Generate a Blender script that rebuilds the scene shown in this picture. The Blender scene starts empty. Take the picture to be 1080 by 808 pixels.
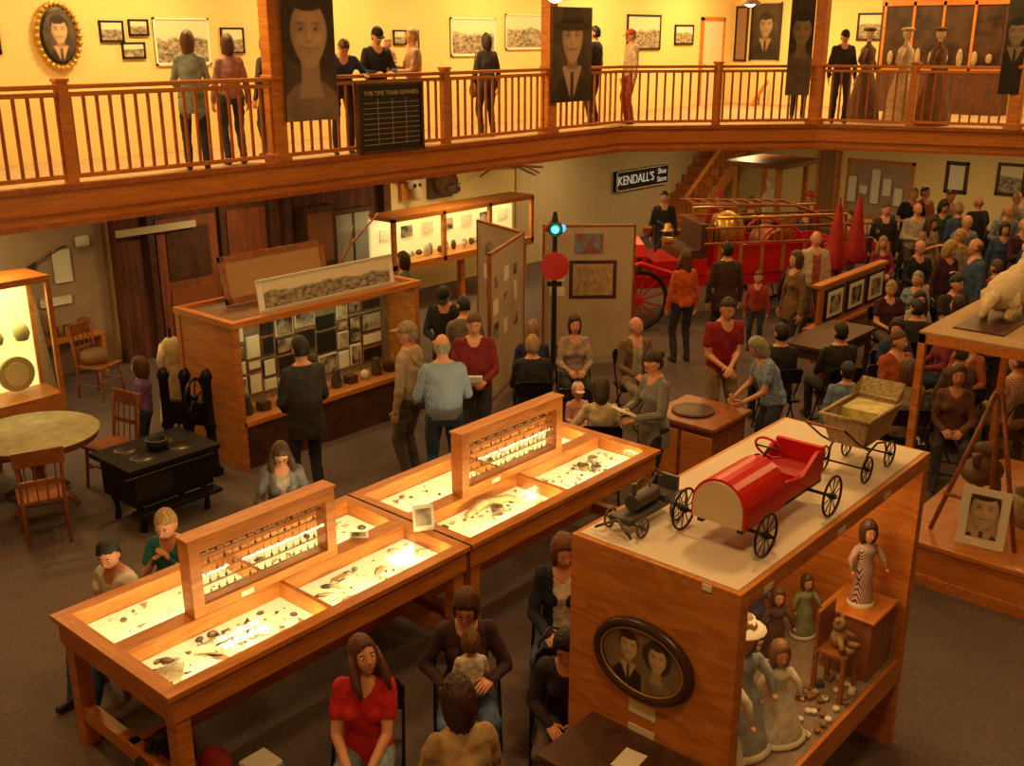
import bpy, bmesh, math, random
import numpy as np
from mathutils import Vector, Matrix, noise, Euler
random.seed(7)
V=Vector
scn=bpy.context.scene
try:
    scn.view_settings.view_transform='Standard'
except Exception: pass
# ------------------------------------------------------------------ materials
_m={}
def mk(name):
    m=bpy.data.materials.new(name);m.use_nodes=True
    nt=m.node_tree;return m,nt,nt.nodes,nt.links,nt.nodes['Principled BSDF']
def coord(n,l,scale,kind='Object'):
    tc=n.new('ShaderNodeTexCoord');mp=n.new('ShaderNodeMapping');l.new(tc.outputs[kind],mp.inputs[0]);mp.inputs['Scale'].default_value=scale
    return mp.outputs[0]
def ramp(n,l,src,c1,c2,a=.3,b=.7):
    r=n.new('ShaderNodeValToRGB');l.new(src,r.inputs[0]);e=r.color_ramp.elements
    e[0].position=a;e[1].position=b;e[0].color=(*c1,1);e[1].color=(*c2,1);return r
def M(col,rough=.6,metal=0,kind='plain',col2=None,scale=(8,8,8),emit=0,bump=.15,ecol=None):
    key=(tuple(col),rough,metal,kind,tuple(col2) if col2 else None,tuple(scale),emit,bump)
    if key in _m:return _m[key]
    m,nt,n,l,p=mk(kind+'_%d'%len(_m));_m[key]=m
    p.inputs['Roughness'].default_value=rough;p.inputs['Metallic'].default_value=metal
    p.inputs['Base Color'].default_value=(*col,1)
    if kind=='glass':
        n.remove(p);out=[x for x in n if x.type=='OUTPUT_MATERIAL'][0]
        t=n.new('ShaderNodeBsdfTransparent');g=n.new('ShaderNodeBsdfGlossy');g.inputs['Roughness'].default_value=.05
        t.inputs[0].default_value=(.98,.985,.97,1)
        mx=n.new('ShaderNodeMixShader');mx.inputs[0].default_value=.035;l.new(t.outputs[0],mx.inputs[1]);l.new(g.outputs[0],mx.inputs[2]);l.new(mx.outputs[0],out.inputs[0]);return m
    if emit:
        p.inputs['Emission Color'].default_value=(*(ecol or col),1);p.inputs['Emission Strength'].default_value=emit
    if kind=='wood':
        co=coord(n,l,scale);nz=n.new('ShaderNodeTexNoise');l.new(co,nz.inputs[0]);nz.inputs['Scale'].default_value=3;nz.inputs['Detail'].default_value=6;nz.inputs['Distortion'].default_value=1.2
        r=ramp(n,l,nz.outputs[0],col2 or tuple(c*.6 for c in col),col,.35,.65);l.new(r.outputs[0],p.inputs[0])
        b=n.new('ShaderNodeBump');b.inputs['Strength'].default_value=bump;b.inputs['Distance'].default_value=.005;l.new(nz.outputs[0],b.inputs['Height']);l.new(b.outputs[0],p.inputs['Normal'])
    elif kind in('noise','cloth'):
        co=coord(n,l,scale);nz=n.new('ShaderNodeTexNoise');l.new(co,nz.inputs[0]);nz.inputs['Scale'].default_value=2;nz.inputs['Detail'].default_value=5
        r=ramp(n,l,nz.outputs[0],col2 or tuple(c*.65 for c in col),col,.35,.65);l.new(r.outputs[0],p.inputs[0])
        b=n.new('ShaderNodeBump');b.inputs['Strength'].default_value=bump;b.inputs['Distance'].default_value=.02;l.new(nz.outputs[0],b.inputs['Height']);l.new(b.outputs[0],p.inputs['Normal'])
    elif kind in('stripe','hstripe'):
        co=coord(n,l,scale);w=n.new('ShaderNodeTexWave');w.bands_direction='X' if kind=='stripe' else 'Z';l.new(co,w.inputs[0]);w.inputs['Scale'].default_value=4;w.inputs['Distortion'].default_value=.4
        r=ramp(n,l,w.outputs[0],col2,col,.25,.45);l.new(r.outputs[0],p.inputs[0])
    elif kind=='plaid':
        co=coord(n,l,scale);cs=[]
        for dr in('X','Z'):
            w=n.new('ShaderNodeTexWave');w.bands_direction=dr;l.new(co,w.inputs[0]);w.inputs['Scale'].default_value=2.2;cs.append(ramp(n,l,w.outputs[0],col2,col,.3,.5))
        mx=n.new('ShaderNodeMixRGB');mx.inputs[0].default_value=.5;l.new(cs[0].outputs[0],mx.inputs[1]);l.new(cs[1].outputs[0],mx.inputs[2]);l.new(mx.outputs[0],p.inputs[0])
    elif kind=='brick':
        co=coord(n,l,scale);w=n.new('ShaderNodeTexBrick');l.new(co,w.inputs[0]);w.inputs['Color1'].default_value=(*col,1);w.inputs['Color2'].default_value=(*(c*.93 for c in col),1);w.inputs['Mortar'].default_value=(*(c*.7 for c in col),1)
        l.new(w.outputs[0],p.inputs[0])
    elif kind=='boards':
        co=coord(n,l,scale);w=n.new('ShaderNodeTexWave');w.bands_direction='X';w.wave_profile='SAW';l.new(co,w.inputs[0]);w.inputs['Scale'].default_value=1.0;w.inputs['Distortion'].default_value=.15
        nz=n.new('ShaderNodeTexNoise');l.new(coord(n,l,(6,6,.7)),nz.inputs[0]);nz.inputs['Scale'].default_value=2
        r=ramp(n,l,nz.outputs[0],col2,col,.35,.65)
        mx=n.new('ShaderNodeMixRGB');mx.blend_type='MULTIPLY';mx.inputs[0].default_value=.7;l.new(r.outputs[0],mx.inputs[1]);r2=ramp(n,l,w.outputs[0],(.25,.25,.25),(1,1,1),0,.2);l.new(r2.outputs[0],mx.inputs[2]);l.new(mx.outputs[0],p.inputs[0])
    elif kind=='photo':
        co=coord(n,l,scale);nz=n.new('ShaderNodeTexNoise');l.new(co,nz.inputs[0]);nz.inputs['Scale'].default_value=2.2;nz.inputs['Detail'].default_value=8
        r=ramp(n,l,nz.outputs[0],col2 or (.03,.02,.015),col,.38,.6);l.new(r.outputs[0],p.inputs[0])
    elif kind=='pano':
        tc=n.new('ShaderNodeTexCoord');sx=n.new('ShaderNodeSeparateXYZ');l.new(tc.outputs['Generated'],sx.inputs[0])
        nz=n.new('ShaderNodeTexNoise');l.new(coord(n,l,scale),nz.inputs[0]);nz.inputs['Scale'].default_value=7;nz.inputs['Detail'].default_value=10
        r=ramp(n,l,nz.outputs[0],(.11,.085,.06),tuple(c*.75 for c in col),.36,.64)
        n2=n.new('ShaderNodeTexNoise');l.new(coord(n,l,(1,1,.1)),n2.inputs[0]);n2.inputs['Scale'].default_value=2.5
        ad=n.new('ShaderNodeMath');ad.operation='MULTIPLY_ADD';l.new(n2.outputs[0],ad.inputs[0]);ad.inputs[1].default_value=.4;l.new(sx.outputs['Z'],ad.inputs[2])
        r2=ramp(n,l,ad.outputs[0],(0,0,0),(1,1,1),.74,.8)
        mx=n.new('ShaderNodeMixRGB');l.new(r2.outputs[0],mx.inputs[0]);l.new(r.outputs[0],mx.inputs[1]);mx.inputs[2].default_value=(*(min(1,c*1.25) for c in col),1);l.new(mx.outputs[0],p.inputs[0])
    elif kind=='vcol':
        at=n.new('ShaderNodeAttribute');at.attribute_name='tone';l.new(at.outputs['Color'],p.inputs[0])
    return m
WOOD=M((.64,.24,.045),.42,kind='wood',col2=(.44,.135,.02),scale=(1,1,6))
WOODH=M((.64,.24,.045),.42,kind='wood',col2=(.46,.145,.022),scale=(.8,6,6))
WOODY=M((.64,.24,.045),.42,kind='wood',col2=(.46,.145,.022),scale=(6,.8,6))
WOODF=M((.57,.2,.035),.4,kind='wood',col2=(.42,.13,.02),scale=(.6,.6,8))
SPIN=M((.42,.12,.025),.45,kind='wood',col2=(.28,.075,.015),scale=(3,3,2))
CHW=M((.36,.12,.035),.4,kind='wood',col2=(.22,.065,.018),scale=(3,3,3))
DKW=M((.1,.04,.02),.45,kind='wood',col2=(.05,.02,.012),scale=(2,2,2))
OLDW=M((.17,.05,.022),.8,kind='boards',col2=(.07,.02,.012),scale=(5,1,1))
CREAM=M((.8,.66,.38),.8,kind='noise',col2=(.74,.58,.32),scale=(.4,.4,.4),bump=.03)
WALLU=M((.86,.66,.3),.75,kind='noise',col2=(.8,.6,.25),scale=(.3,.3,.3),bump=.03)
TANP=M((.42,.3,.2),.85,kind='noise',col2=(.36,.25,.16),scale=(2,2,2),bump=.05)
BLK=M((.015,.013,.012),.45);BLKM=M((.02,.018,.017),.35,.6)
GLS=M((1,1,1),kind='glass')
WHT=M((.85,.8,.7),.7);PAPER=M((.8,.74,.6),.8)
SEP=M((.5,.4,.27),.6,kind='photo',scale=(3,3,3));SEPL=M((.62,.55,.4),.6,kind='pano',scale=(2,2,3.5))
SKIN=M((.68,.33,.19),.5,kind='noise',col2=(.62,.28,.16),scale=(6,6,6),bump=.02)
GRYM=M((.12,.115,.11),.45,.7);RED=M((.6,.01,.008),.3);BEDM=M((.88,.78,.48),.8,kind='noise',col2=(.82,.7,.4),scale=(3,3,3),emit=.7,ecol=(1,.82,.36))  # BEDM: tray bed cloth given its own glow on top of the tube light
BRASS=M((.6,.38,.1),.3,.9);GOLD=M((.6,.38,.08),.35,.6)
EYEW=M((.8,.78,.72),.3);EYED=M((.03,.02,.015),.2);LIP=M((.45,.13,.1),.5);VCOL=M((.5,.5,.5),.55,kind='vcol')
# ------------------------------------------------------------------ builder
class B:
    def __init__(s,mx=None): s.v=[];s.f=[];s.mi=[];s.sm=[];s.mats=[];s.mx=mx or Matrix();s.col=None
    def m(s,mat):
        if mat not in s.mats:s.mats.append(mat)
        return s.mats.index(mat)
    def add(s,vs,fs,mat,smooth=False,mx=None):
        o=len(s.v);T=s.mx@mx if mx else s.mx
        s.v+=[T@V(v) for v in vs];k=s.m(mat)
        for f in fs:s.f.append([o+i for i in f]);s.mi.append(k);s.sm.append(smooth)
    def box(s,x0,y0,z0,x1,y1,z1,mat,mx=None):
        s.add([(x0,y0,z0),(x1,y0,z0),(x1,y1,z0),(x0,y1,z0),(x0,y0,z1),(x1,y0,z1),(x1,y1,z1),(x0,y1,z1)],[(0,3,2,1),(4,5,6,7),(0,1,5,4),(1,2,6,5),(2,3,7,6),(3,0,4,7)],mat,False,mx)
    def cb(s,c,sz,mat,rot=0,mx=None):
        T=Matrix.Translation(c)@Matrix.Rotation(rot,4,'Z')
        if mx:T=T@mx
        s.box(-sz[0]/2,-sz[1]/2,-sz[2]/2,sz[0]/2,sz[1]/2,sz[2]/2,mat,T)
    def ring(s,c,d,r,n):
        d=V(d).normalized();u=d.orthogonal().normalized();w=d.cross(u)
        return [V(c)+u*(r*math.cos(2*math.pi*i/n))+w*(r*math.sin(2*math.pi*i/n)) for i in range(n)]
    def cyl(s,a,b,r0,r1=None,mat=None,n=10):
        a=V(a);b=V(b);r1=r0 if r1 is None else r1
        vs=s.ring(a,b-a,r0,n)+s.ring(b,b-a,r1,n)
        fs=[(i,(i+1)%n,n+(i+1)%n,n+i) for i in range(n)]
        s.add(vs,fs,mat,True);s.add(vs,[tuple(range(n-1,-1,-1)),tuple(range(n,2*n))],mat,False)
    def tube(s,pts,r,mat,n=6,closed=False):
        pts=[V(p) for p in pts];k=len(pts)
        vs=[];u=None
        for i,p in enumerate(pts):
            d=(pts[(i+1)%k] if closed or i<k-1 else p)-(pts[i-1] if closed or i>0 else p)
            if d.length<1e-9:d=V((0,0,1))
            d.normalize()
            if u is None:u=d.orthogonal().normalized()
            else:u=(u-d*u.dot(d)).normalized()
            w=d.cross(u);rr=r[i] if isinstance(r,(list,tuple)) else r
            vs+=[p+u*(rr*math.cos(2*math.pi*j/n))+w*(rr*math.sin(2*math.pi*j/n)) for j in range(n)]
        fs=[]
        for i in range(k if closed else k-1):
            for j in range(n):
                a=i*n+j;b2=i*n+(j+1)%n;c=((i+1)%k)*n
                fs.append((a,b2,c+(j+1)%n,c+j))
        if not closed:fs+=[tuple(range(n-1,-1,-1)),tuple(range((k-1)*n,k*n))]
        s.add(vs,fs,mat,True)
    def ball(s,c,r,mat,n=12,m=8,mx=None,fn=None):
        if not isinstance(r,(tuple,list)):r=(r,r,r)
        vs=[];
        for i in range(m+1):
            t=math.pi*i/m
            for j in range(n):
                a=2*math.pi*j/n;q=V((math.sin(t)*math.sin(a),math.sin(t)*math.cos(a),math.cos(t)))
                w=V((q.x*r[0],q.y*r[1],q.z*r[2]))
                if fn:w=fn(q,w)
                vs.append(w)
        fs=[(i*n+j,(i+1)*n+j,(i+1)*n+(j+1)%n,i*n+(j+1)%n) for i in range(m) for j in range(n)]
        s.add(vs,fs,mat,True,Matrix.Translation(c)@(mx or Matrix()))
    def lathe(s,prof,c,mat,n=16,sq=(1,1)):
        vs=[(r*math.cos(2*math.pi*j/n)*sq[0],r*math.sin(2*math.pi*j/n)*sq[1],z) for r,z in prof for j in range(n)]
        fs=[(i*n+j,i*n+(j+1)%n,(i+1)*n+(j+1)%n,(i+1)*n+j) for i in range(len(prof)-1) for j in range(n)]
        s.add(vs,fs,mat,True,Matrix.Translation(c))
    def poly(s,pts,mat): s.add(pts,[tuple(range(len(pts)))],mat)
    def prism(s,pts,z0,z1,mat,mx=None):
        n=len(pts);s.add([(x,y,z0) for x,y in pts]+[(x,y,z1) for x,y in pts],[tuple(range(n-1,-1,-1)),tuple(range(n,2*n))]+[(i,(i+1)%n,n+(i+1)%n,n+i) for i in range(n)],mat,False,mx)
    def done(s,name,bevel=0):
        me=bpy.data.meshes.new(name);me.from_pydata([tuple(v) for v in s.v],[],s.f);
        for m in s.mats:me.materials.append(m)
        me.polygons.foreach_set('material_index',s.mi);me.polygons.foreach_set('use_smooth',s.sm);me.update()
        if s.col:
            at=me.color_attributes.new('tone','FLOAT_COLOR','POINT')
            for i,c in s.col.items():at.data[i].color=(*c,1)
        else:me.validate()
        o=bpy.data.objects.new(name,me);bpy.context.collection.objects.link(o)
        if bevel:
            md=o.modifiers.new('b','BEVEL');md.width=bevel;md.segments=1;md.limit_method='ANGLE'
        return o
def wheel(b,c,r,ax,mat,spokes=10,t=.008,hub=.02,rim=None):
    ax=V(ax).normalized();u=ax.orthogonal().normalized();w=ax.cross(u);c=V(c)
    b.tube([c+u*(r-t)*math.cos(a)+w*(r-t)*math.sin(a) for a in [2*math.pi*i/24 for i in range(24)]],t,rim or mat,6,True)
    b.cyl(c-ax*hub,c+ax*hub,r*.14,None,mat,8)
    for i in range(spokes):
        a=2*math.pi*i/spokes;b.cyl(c,c+(u*math.cos(a)+w*math.sin(a))*(r-t),t*.45,None,mat,4)
# ------------------------------------------------------------------ people
def ik(S,T,a,b,pole):
    S=V(S);T=V(T);d=T-S;L=d.length
    if L>(a+b)*.995:T=S+d*((a+b)*.995/L);d=T-S;L=d.length
    L=max(L,abs(a-b)+.02);x=(a*a-b*b+L*L)/(2*L);h=math.sqrt(max(a*a-x*x,0));dn=d.normalized()
    p=V(pole);p=(p-dn*p.dot(dn)).normalized();return S+dn*x+p*h,T
def solids_to_mesh(sol,torso,vox):
    b=B()
    for (p0,p1,r0,r1,lab) in sol:
        p0=V(p0);p1=V(p1);d=p1-p0
        if d.length<1e-5:d=V((0,0,1e-3))
        dn=d.normalized();n=14
        pts=[];rs=[]
        for k in (-.98,-.8,-.5,0):pts.append(p0+dn*r0*k);rs.append(r0*math.sqrt(1-k*k))
        for k in (0,.5,.8,.98):pts.append(p1+dn*r1*k);rs.append(r1*math.sqrt(1-k*k))
        b.tube(pts,rs,SKIN,n)
    n=20
    for tr in torso:
        vs=[];
        for (c,w,d,ux,uy) in tr:
            vs+=[c+ux*(w*math.cos(2*math.pi*j/n))+uy*(d*math.sin(2*math.pi*j/n)) for j in range(n)]
        k=len(tr);fs=[(i*n+j,i*n+(j+1)%n,(i+1)*n+(j+1)%n,(i+1)*n+j) for i in range(k-1) for j in range(n)]
        fs+=[tuple(range(n-1,-1,-1)),tuple(range((k-1)*n,k*n))]
        b.add(vs,fs,SKIN,True)
    o=b.done('tmp');md=o.modifiers.new('r','REMESH');md.mode='VOXEL';md.voxel_size=vox
    sm=o.modifiers.new('s','SMOOTH');sm.factor=.5;sm.iterations=3 if vox>.012 else 5
    dg=bpy.context.evaluated_depsgraph_get();e=o.evaluated_get(dg);me=e.to_mesh()
    vv=np.empty(len(me.vertices)*3);me.vertices.foreach_get('co',vv);vv=vv.reshape(-1,3)
    nn=np.empty(len(me.vertices)*3);me.vertices.foreach_get('normal',nn);nn=nn.reshape(-1,3)
    fs=[tuple(p.vertices) for p in me.polygons]
    e.to_mesh_clear();om=o.data;bpy.data.objects.remove(o);bpy.data.meshes.remove(om)
    return vv,nn,fs
def hand(b,W,d,nrm,side,skin,s=1,curl=.5,n=6):
    d=V(d).normalized();nrm=V(nrm);nrm=(nrm-d*nrm.dot(d))
    if nrm.length<.05:nrm=d.orthogonal()
    nrm.normalize();x=d.cross(nrm)*side
    W=V(W)
    R=Matrix((x,d,-nrm)).transposed().to_4x4()
    b.ball(W+d*.045*s,(.041*s,.052*s,.017*s),skin,10,6,R)
    for i,(off,L) in enumerate([(.03,.07),(.01,.08),(-.01,.074),(-.03,.058)]):
        p=W+d*.082*s+x*off*s;q=d.copy();pts=[p-q*.02*s];c=curl*(.8+.15*i)
        pts.append(p)
        for k,l in enumerate((.45,.32,.23)):
            q=(q*math.cos(c*.7)+nrm*math.sin(c*.7)).normalized() if k==0 else (q*math.cos(c*.6)+(nrm*q.dot(d)-d*q.dot(nrm)).normalized()*math.sin(c*.6)).normalized()
            p=p+q*L*l*s;pts.append(p)
        b.tube(pts,[.009*s,.0095*s,.009*s,.008*s,.006*s],skin,n)
    p=W+d*.03*s+x*.034*s;b.tube([W+d*.015*s+x*.02*s,p,p+(d*.6+x*.7+nrm*.2)*.032*s,p+(d*.85+x*.55+nrm*.45)*.06*s],[.013*s,.0125*s,.0105*s,.008*s],skin,n)
def head(b,mx,skin,hair,style='short',s=1,cap=None,glasses=False,beard=None,face=True,near=False):
    T=mx@Matrix.Scale(s,4);o=b.mx;b.mx=o@T
    n,m=(40,28) if near else (24,16)
    def fn(q,w):
        x,y,z=w
        if q.z<0:
            k=-q.z;x*=1-.26*k**1.6
            if q.y>0:y+=.014*k
            else:y*=1-.35*k
        if q.y>0:
            y-=.009*math.exp(-((abs(q.x)-.38)/.17)**2-((q.z-.06)/.13)**2)
            y+=.010*math.exp(-(q.x/.3)**2-((q.z+.86)/.2)**2)
            y+=.004*math.exp(-((abs(q.x)-.5)/.2)**2-((q.z+.25)/.2)**2)
            if near and -.4<q.z<.15:y+=.02*((.15-q.z)/.55)*math.exp(-(q.x/.13)**2)
        return V((x,y,z))
    b.ball((0,0,0),(.075,.095,.118),skin,n,m,None,fn)
    if face:
        b.ball((0,.098,-.022),(.013,.019,.015),skin,8,6);b.cyl((0,.088,.02),(0,.104,-.018),.007,.01,skin,6)
        for sx in(-1,1):
            b.ball((sx*.03,.0785,.008),(.0145,.009,.0085),EYEW,8,6);b.ball((sx*.03,.0855,.008),(.006,.0035,.0065),EYED,8,6)
            b.ball((sx*.031,.0865,.029),(.018,.005,.0035),hair,8,4);b.ball((sx*.075,-.004,-.006),(.009,.019,.03),skin,8,6)
        b.ball((0,.089,-.056),(.023,.008,.0055),LIP,10,5)
        b.ball((0,.088,-.064),(.017,.007,.005),LIP,8,4)
    ps=random.random()*50
    L={'long':.2,'bob':.06,'curly':.05}.get(style,0);thick={'curly':1.25,'bob':1.16,'long':1.14,'bald':1.03,'short':1.08,'pony':1.08,'bun':1.09}.get(style,1.09)
    part=random.choice((-.3,.3,0))
    def hf(q,w):
        hl=.56-.3*abs(q.x-part*.5)
        if style in('long','bob','curly'):
            if q.y<.2:vis=1
            else:vis=1/(1+math.exp(-(q.z-hl)*22))
            if q.y>=.2 and abs(q.x)>.72:vis=1
            if q.z<-.85 and L==0:vis=0
        elif style=='bald':
            vis=1 if(-.55<q.z<.3 and q.y<.25) else 0
        else:
            vis=1 if(q.z>hl or q.y<.12) and not(q.z<-.62) else 0
            if abs(q.x)>.75 and -.35<q.z<.05 and q.y>-.3:vis=0
        amp=.12 if style=='curly' else .045
        nz=1+amp*noise.noise(V((q.x*6,q.y*6,q.z*(6 if style=='curly' else 1.5)))+V((ps,0,0)))
        k=.84+(thick*nz-.84)*vis
        x,y,z=w.x*k,w.y*k,w.z*(.9+(k-.9)*.8 if vis<.5 else k)
        if vis>.5 and L and q.z<.1 and q.y<.45:
            t=(.1-q.z);z-=L*t;y-=.01*t
            x*=1+.25*(max(0,t-.5)) if L>.1 else 1
        return V((x,y,z))
    b.ball((0,-.004,.006),(.078,.098,.12),hair,n,m,None,hf)
    if style=='long':
        for sx in(-1,1):b.tube([(sx*.078,.02,.03),(sx*.09,.03,-.06),(sx*.1,.06,-.15),(sx*.095,.085,-.24)],[.02,.03,.032,.012],hair,8)
    if style=='pony':b.tube([(0,-.09,.03),(0,-.14,.02),(0,-.15,-.06),(0,-.135,-.15),(0,-.13,-.2)],[.02,.028,.03,.024,.006],hair,8)
    if style=='bun':b.ball((0,-.115,.03),(.04,.035,.04),hair,10,8)
    if cap:
        b.ball((0,-.004,.03),(.086,.106,.105),cap,16,10,None,lambda q,w:V((w.x,w.y,max(w.z,-.002))))
        b.ball((0,.12,.032),(.066,.062,.007),cap,14,6,Matrix.Rotation(-.15,4,'X'))
    if glasses:
        for sx in(-1,1):b.tube([(sx*.031+.022*math.cos(a),.1,.006+.018*math.sin(a)) for a in [i*.628 for i in range(10)]],.0022,BLK,4,True)
        b.cyl((-.009,.1,.01),(.009,.1,.01),.002,None,BLK,4)
        for sx in(-1,1):b.cyl((sx*.053,.1,.01),(sx*.08,0,.01),.002,None,BLK,4)
    if beard:b.ball((0,.052,-.083),(.056,.052,.042),beard,12,8)
    b.mx=o
SHOE=M((.03,.022,.018),.5)
def cloth(c,k=.6):
    if not isinstance(c,(tuple,list)):return c
    return M(c,.85,kind='cloth',col2=tuple(x*k for x in c),scale=(7,7,7),bump=.35)
def person(name,x,y,face,pose='stand',h=1.72,shirt=(.1,.1,.1),pants=(.05,.06,.1),hair=(.05,.025,.012),style='short',z=0,lean=0,yaw=0,nod=0,tilt=0,lh=None,rh=None,short=False,fem=False,fat=0,seat=.45,coat=False,skirt=None,hs=1,cap=None,glasses=False,beard=None,near=False,lf=None,rf=None,curl=.5,inner=None,tw=0,skin=None,shoe=None,extra=None,hint=None,legs=True,lean_side=0):
    sc=h/1.75;skin=skin or SKIN;shirt=cloth(shirt);pants=cloth(pants);hair=M(hair,.5,kind='cloth',col2=tuple(c*.4 for c in hair),scale=(40,40,5),bump=.6) if isinstance(hair,tuple) else hair
    shoe=cloth(shoe) if shoe else SHOE
    if pose=='sit':hz=(seat+.088*sc)/sc
    else:hz=.93
    lr=math.radians(lean);ls=math.radians(lean_side)
    up=V((math.sin(ls),math.sin(lr),math.cos(lr))).normalized();rt=V((1,0,0));twr=math.radians(tw)
    P=V((0,0,hz));fw=up.cross(rt)
    rt=fw.cross(up).normalized()
    def sp(sv):return P+up*sv
    def tr(sv):
        a=twr*max(0,min(1,sv/.4));return rt*math.cos(a)+fw*math.sin(a),fw*math.cos(a)-rt*math.sin(a)
    f=fat
    if fem:R=[(-.11,.11,.09),(-.04,.172+f*.5,.115+f*.6),(.03,.17+f*.6,.115+f),(.14,.133+f,.1+f),(.24,.137+f*.8,.108+f*.8),(.33,.15+f*.5,.125+f*.6),(.41,.155+f*.3,.108),(.465,.15,.09),(.51,.1,.07),(.545,.055,.055)];shx=.158
    else:R=[(-.11,.11,.09),(-.04,.158+f*.4,.11+f*.4),(.04,.16+f*.7,.112+f),(.14,.155+f,.112+f*1.1),(.24,.16+f*.8,.118+f*.8),(.34,.178+f*.4,.125+f*.3),(.42,.185,.118),(.475,.172,.098),(.52,.11,.078),(.55,.06,.06)];shx=.18
    T=[]
    for sv,w,d in R:
        a,bq=tr(sv);T.append((sp(sv),w,d,a,bq))
    torsos=[T];sol=[]
    if coat:
        a,bq=tr(0);torsos.append([(sp(-.2) if pose!='sit' else sp(-.08),.19,.14,a,bq),(sp(-.05),.185,.135,a,bq),(sp(.08),.165,.125,a,bq)])
    nk=sp(.52);nd=math.radians(nod)
    hup=(up*math.cos(nd*.6)+fw*math.sin(nd*.6)).normalized()
    hc=nk+hup*(.062+.09*hs)+V((0,.012,0))
    sol.append((nk-up*.05,nk+(hc-nk)*.6,.054 if fem else .06,.05 if fem else .056,'skin'))
    lx=.092
    for sx,ft in((-1,lf),(1,rf)):
        hip=P+V((sx*lx,0,-.02))
        if ft is None:ft=(sx*.11,0,.075) if pose=='stand' else (sx*.12,.44,max(.075,hz-.45))
        kn,an=ik(hip,ft,.43,.43,(sx*.12,1,0) if pose=='stand' else (sx*.1,.4,1))
        if legs:
            sol.append((hip,kn,.086+f*.25,.062,'pants'));sol.append((kn,an,.06,.046,'pants'))
            sol.append((an+V((0,-.025,-.03)),an+V((sx*.015,.13,-.038)),.042,.034,'shoe'))
    if skirt:
        a,bq=tr(0)
        if pose=='stand':torsos.append([(sp(-.45),.23,.2,a,bq),(sp(-.2),.2,.16,a,bq),(sp(.05),.16,.115,a,bq)])
    if fem:
        for sx in(-1,1):
            a,bq=tr(.31);c=sp(.31)+a*(sx*.068)+bq*.075;sol.append((c,c+up*.002,.062,.062,'shirt'))
    hands=[]
    for sx,ht in((-1,lh),(1,rh)):
        a,bq=tr(.45);sh=sp(.455)+a*(sx*shx)
        if ht is None:ht=(sx*.25,.05,hz-.12) if pose=='stand' else (sx*.09,.31,hz+.13)
        el,wr=ik(sh,V(ht),.29,.26,(sx*.55,-.5,-.7))
        rS=.056+f*.2
        if short:
            md=sh+(el-sh)*.55;sol.append((sh-a*sx*.02,md,rS+.006,rS-.002,'shirt'));sol.append((md,el,.04,.036,'skin'));sol.append((el,wr,.037,.026,'skin'))
        else:
            sol.append((sh-a*sx*.02,el,rS,.045,'shirt'));sol.append((el,wr,.045,.033,'shirt'))
        hands.append((wr,wr-el,sx))
    vox=.0085 if near==2 else (.0115 if near else .018)
    vv,nn,fs=solids_to_mesh(sol,torsos,vox)
    fc=np.array([vv[list(q)].mean(0) for q in fs])
    best=np.full(len(fc),1e9);lab=np.zeros(len(fc),int);names=['shirt','pants','skin','shoe','skirt','inner']
    for(p0,p1,r0,r1,lb)in sol:
        p0=np.array(p0);d=np.array(p1)-p0;L2=max(d@d,1e-9);t=np.clip(((fc-p0)@d)/L2,0,1);q=p0+t[:,None]*d
        dist=np.linalg.norm(fc-q,axis=1)-(r0+(r1-r0)*t);k=dist<best;best[k]=dist[k];lab[k]=names.index(lb)
    P_=np.array(P);U=np.array(up);X_=np.array(rt);Y_=np.array(fw)
    for ti,tt in enumerate(torsos):
        s0=np.array([(q[0]-P).dot(up) for q in tt]);o_=np.argsort(s0);rel=fc-P_;sv=rel@U
        w=np.interp(sv,s0[o_],np.array([q[1] for q in tt])[o_]);dd=np.interp(sv,s0[o_],np.array([q[2] for q in tt])[o_])
        e=(np.sqrt(((rel@X_)/w)**2+((rel@Y_)/dd)**2)-1)*np.minimum(w,dd)+np.maximum(0,np.maximum(s0.min()-sv,sv-s0.max()))
        k=e<best-.004
        if ti==0:k=k|((sv>.36)&(sv<.6)&(np.abs(rel@X_)<.1))
        best[k]=np.minimum(e[k],best[k])
        if ti==0:
            l=np.where(sv<-.03,1,0);ax_=np.abs(rel@X_);fr=(rel@Y_)>0
            l=np.where(sv>.53,2,l)
            l=np.where(fr&((ax_/.075)**2+((sv-.545)/.105)**2<1),2,l)
            if inner is not None:l=np.where(fr&(ax_<.06)&(sv>-.02)&(l==0),5,l)
            lab[k]=l[k]
        else:lab[k]=4 if(skirt and pose=='stand' and ti==len(torsos)-1) else 0
    mats=[shirt,pants,skin,shoe,cloth(skirt) if skirt else pants,cloth(inner) if inner else shirt]
    ph=random.random()*30
    b=B(Matrix.Translation((x,y,z))@Matrix.Rotation(math.radians(face-90),4,'Z')@Matrix.Scale(sc,4))
    vl=np.zeros(len(vv),bool)
    for q,l in zip(fs,lab):
        if l in(2,3):
            for i in q:vl[i]=True
    vs=[]
    for i in range(len(vv)):
        p=V(vv[i])
        if not vl[i]:
            nv=noise.noise(V((p.x*9+ph,p.y*9,p.z*14)))+.5*noise.noise(V((p.x*22+ph,p.y*22,p.z*9)))
            p=p+V(nn[i])*(.003+.010*nv)
        vs.append(p)
    o0=len(b.v);b.v+=[b.mx@p for p in vs];idx=[b.m(q) for q in mats]
    b.f+=[[o0+i for i in q] for q in fs];b.mi+=[idx[l] for l in lab];b.sm+=[True]*len(fs)
    for wr,d,sx in hands:
        hn=V(hint) if hint else (V((-sx,0.1,0)) if pose=='stand' and wr.z<hz+.05 else V((-sx*.4,0,-1)))
        hand(b,wr-d.normalized()*.01,d,hn,sx,skin,1.0,curl,6 if near else 5)
    Rm=Matrix((rt,fw,up)).transposed().to_4x4()
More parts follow.
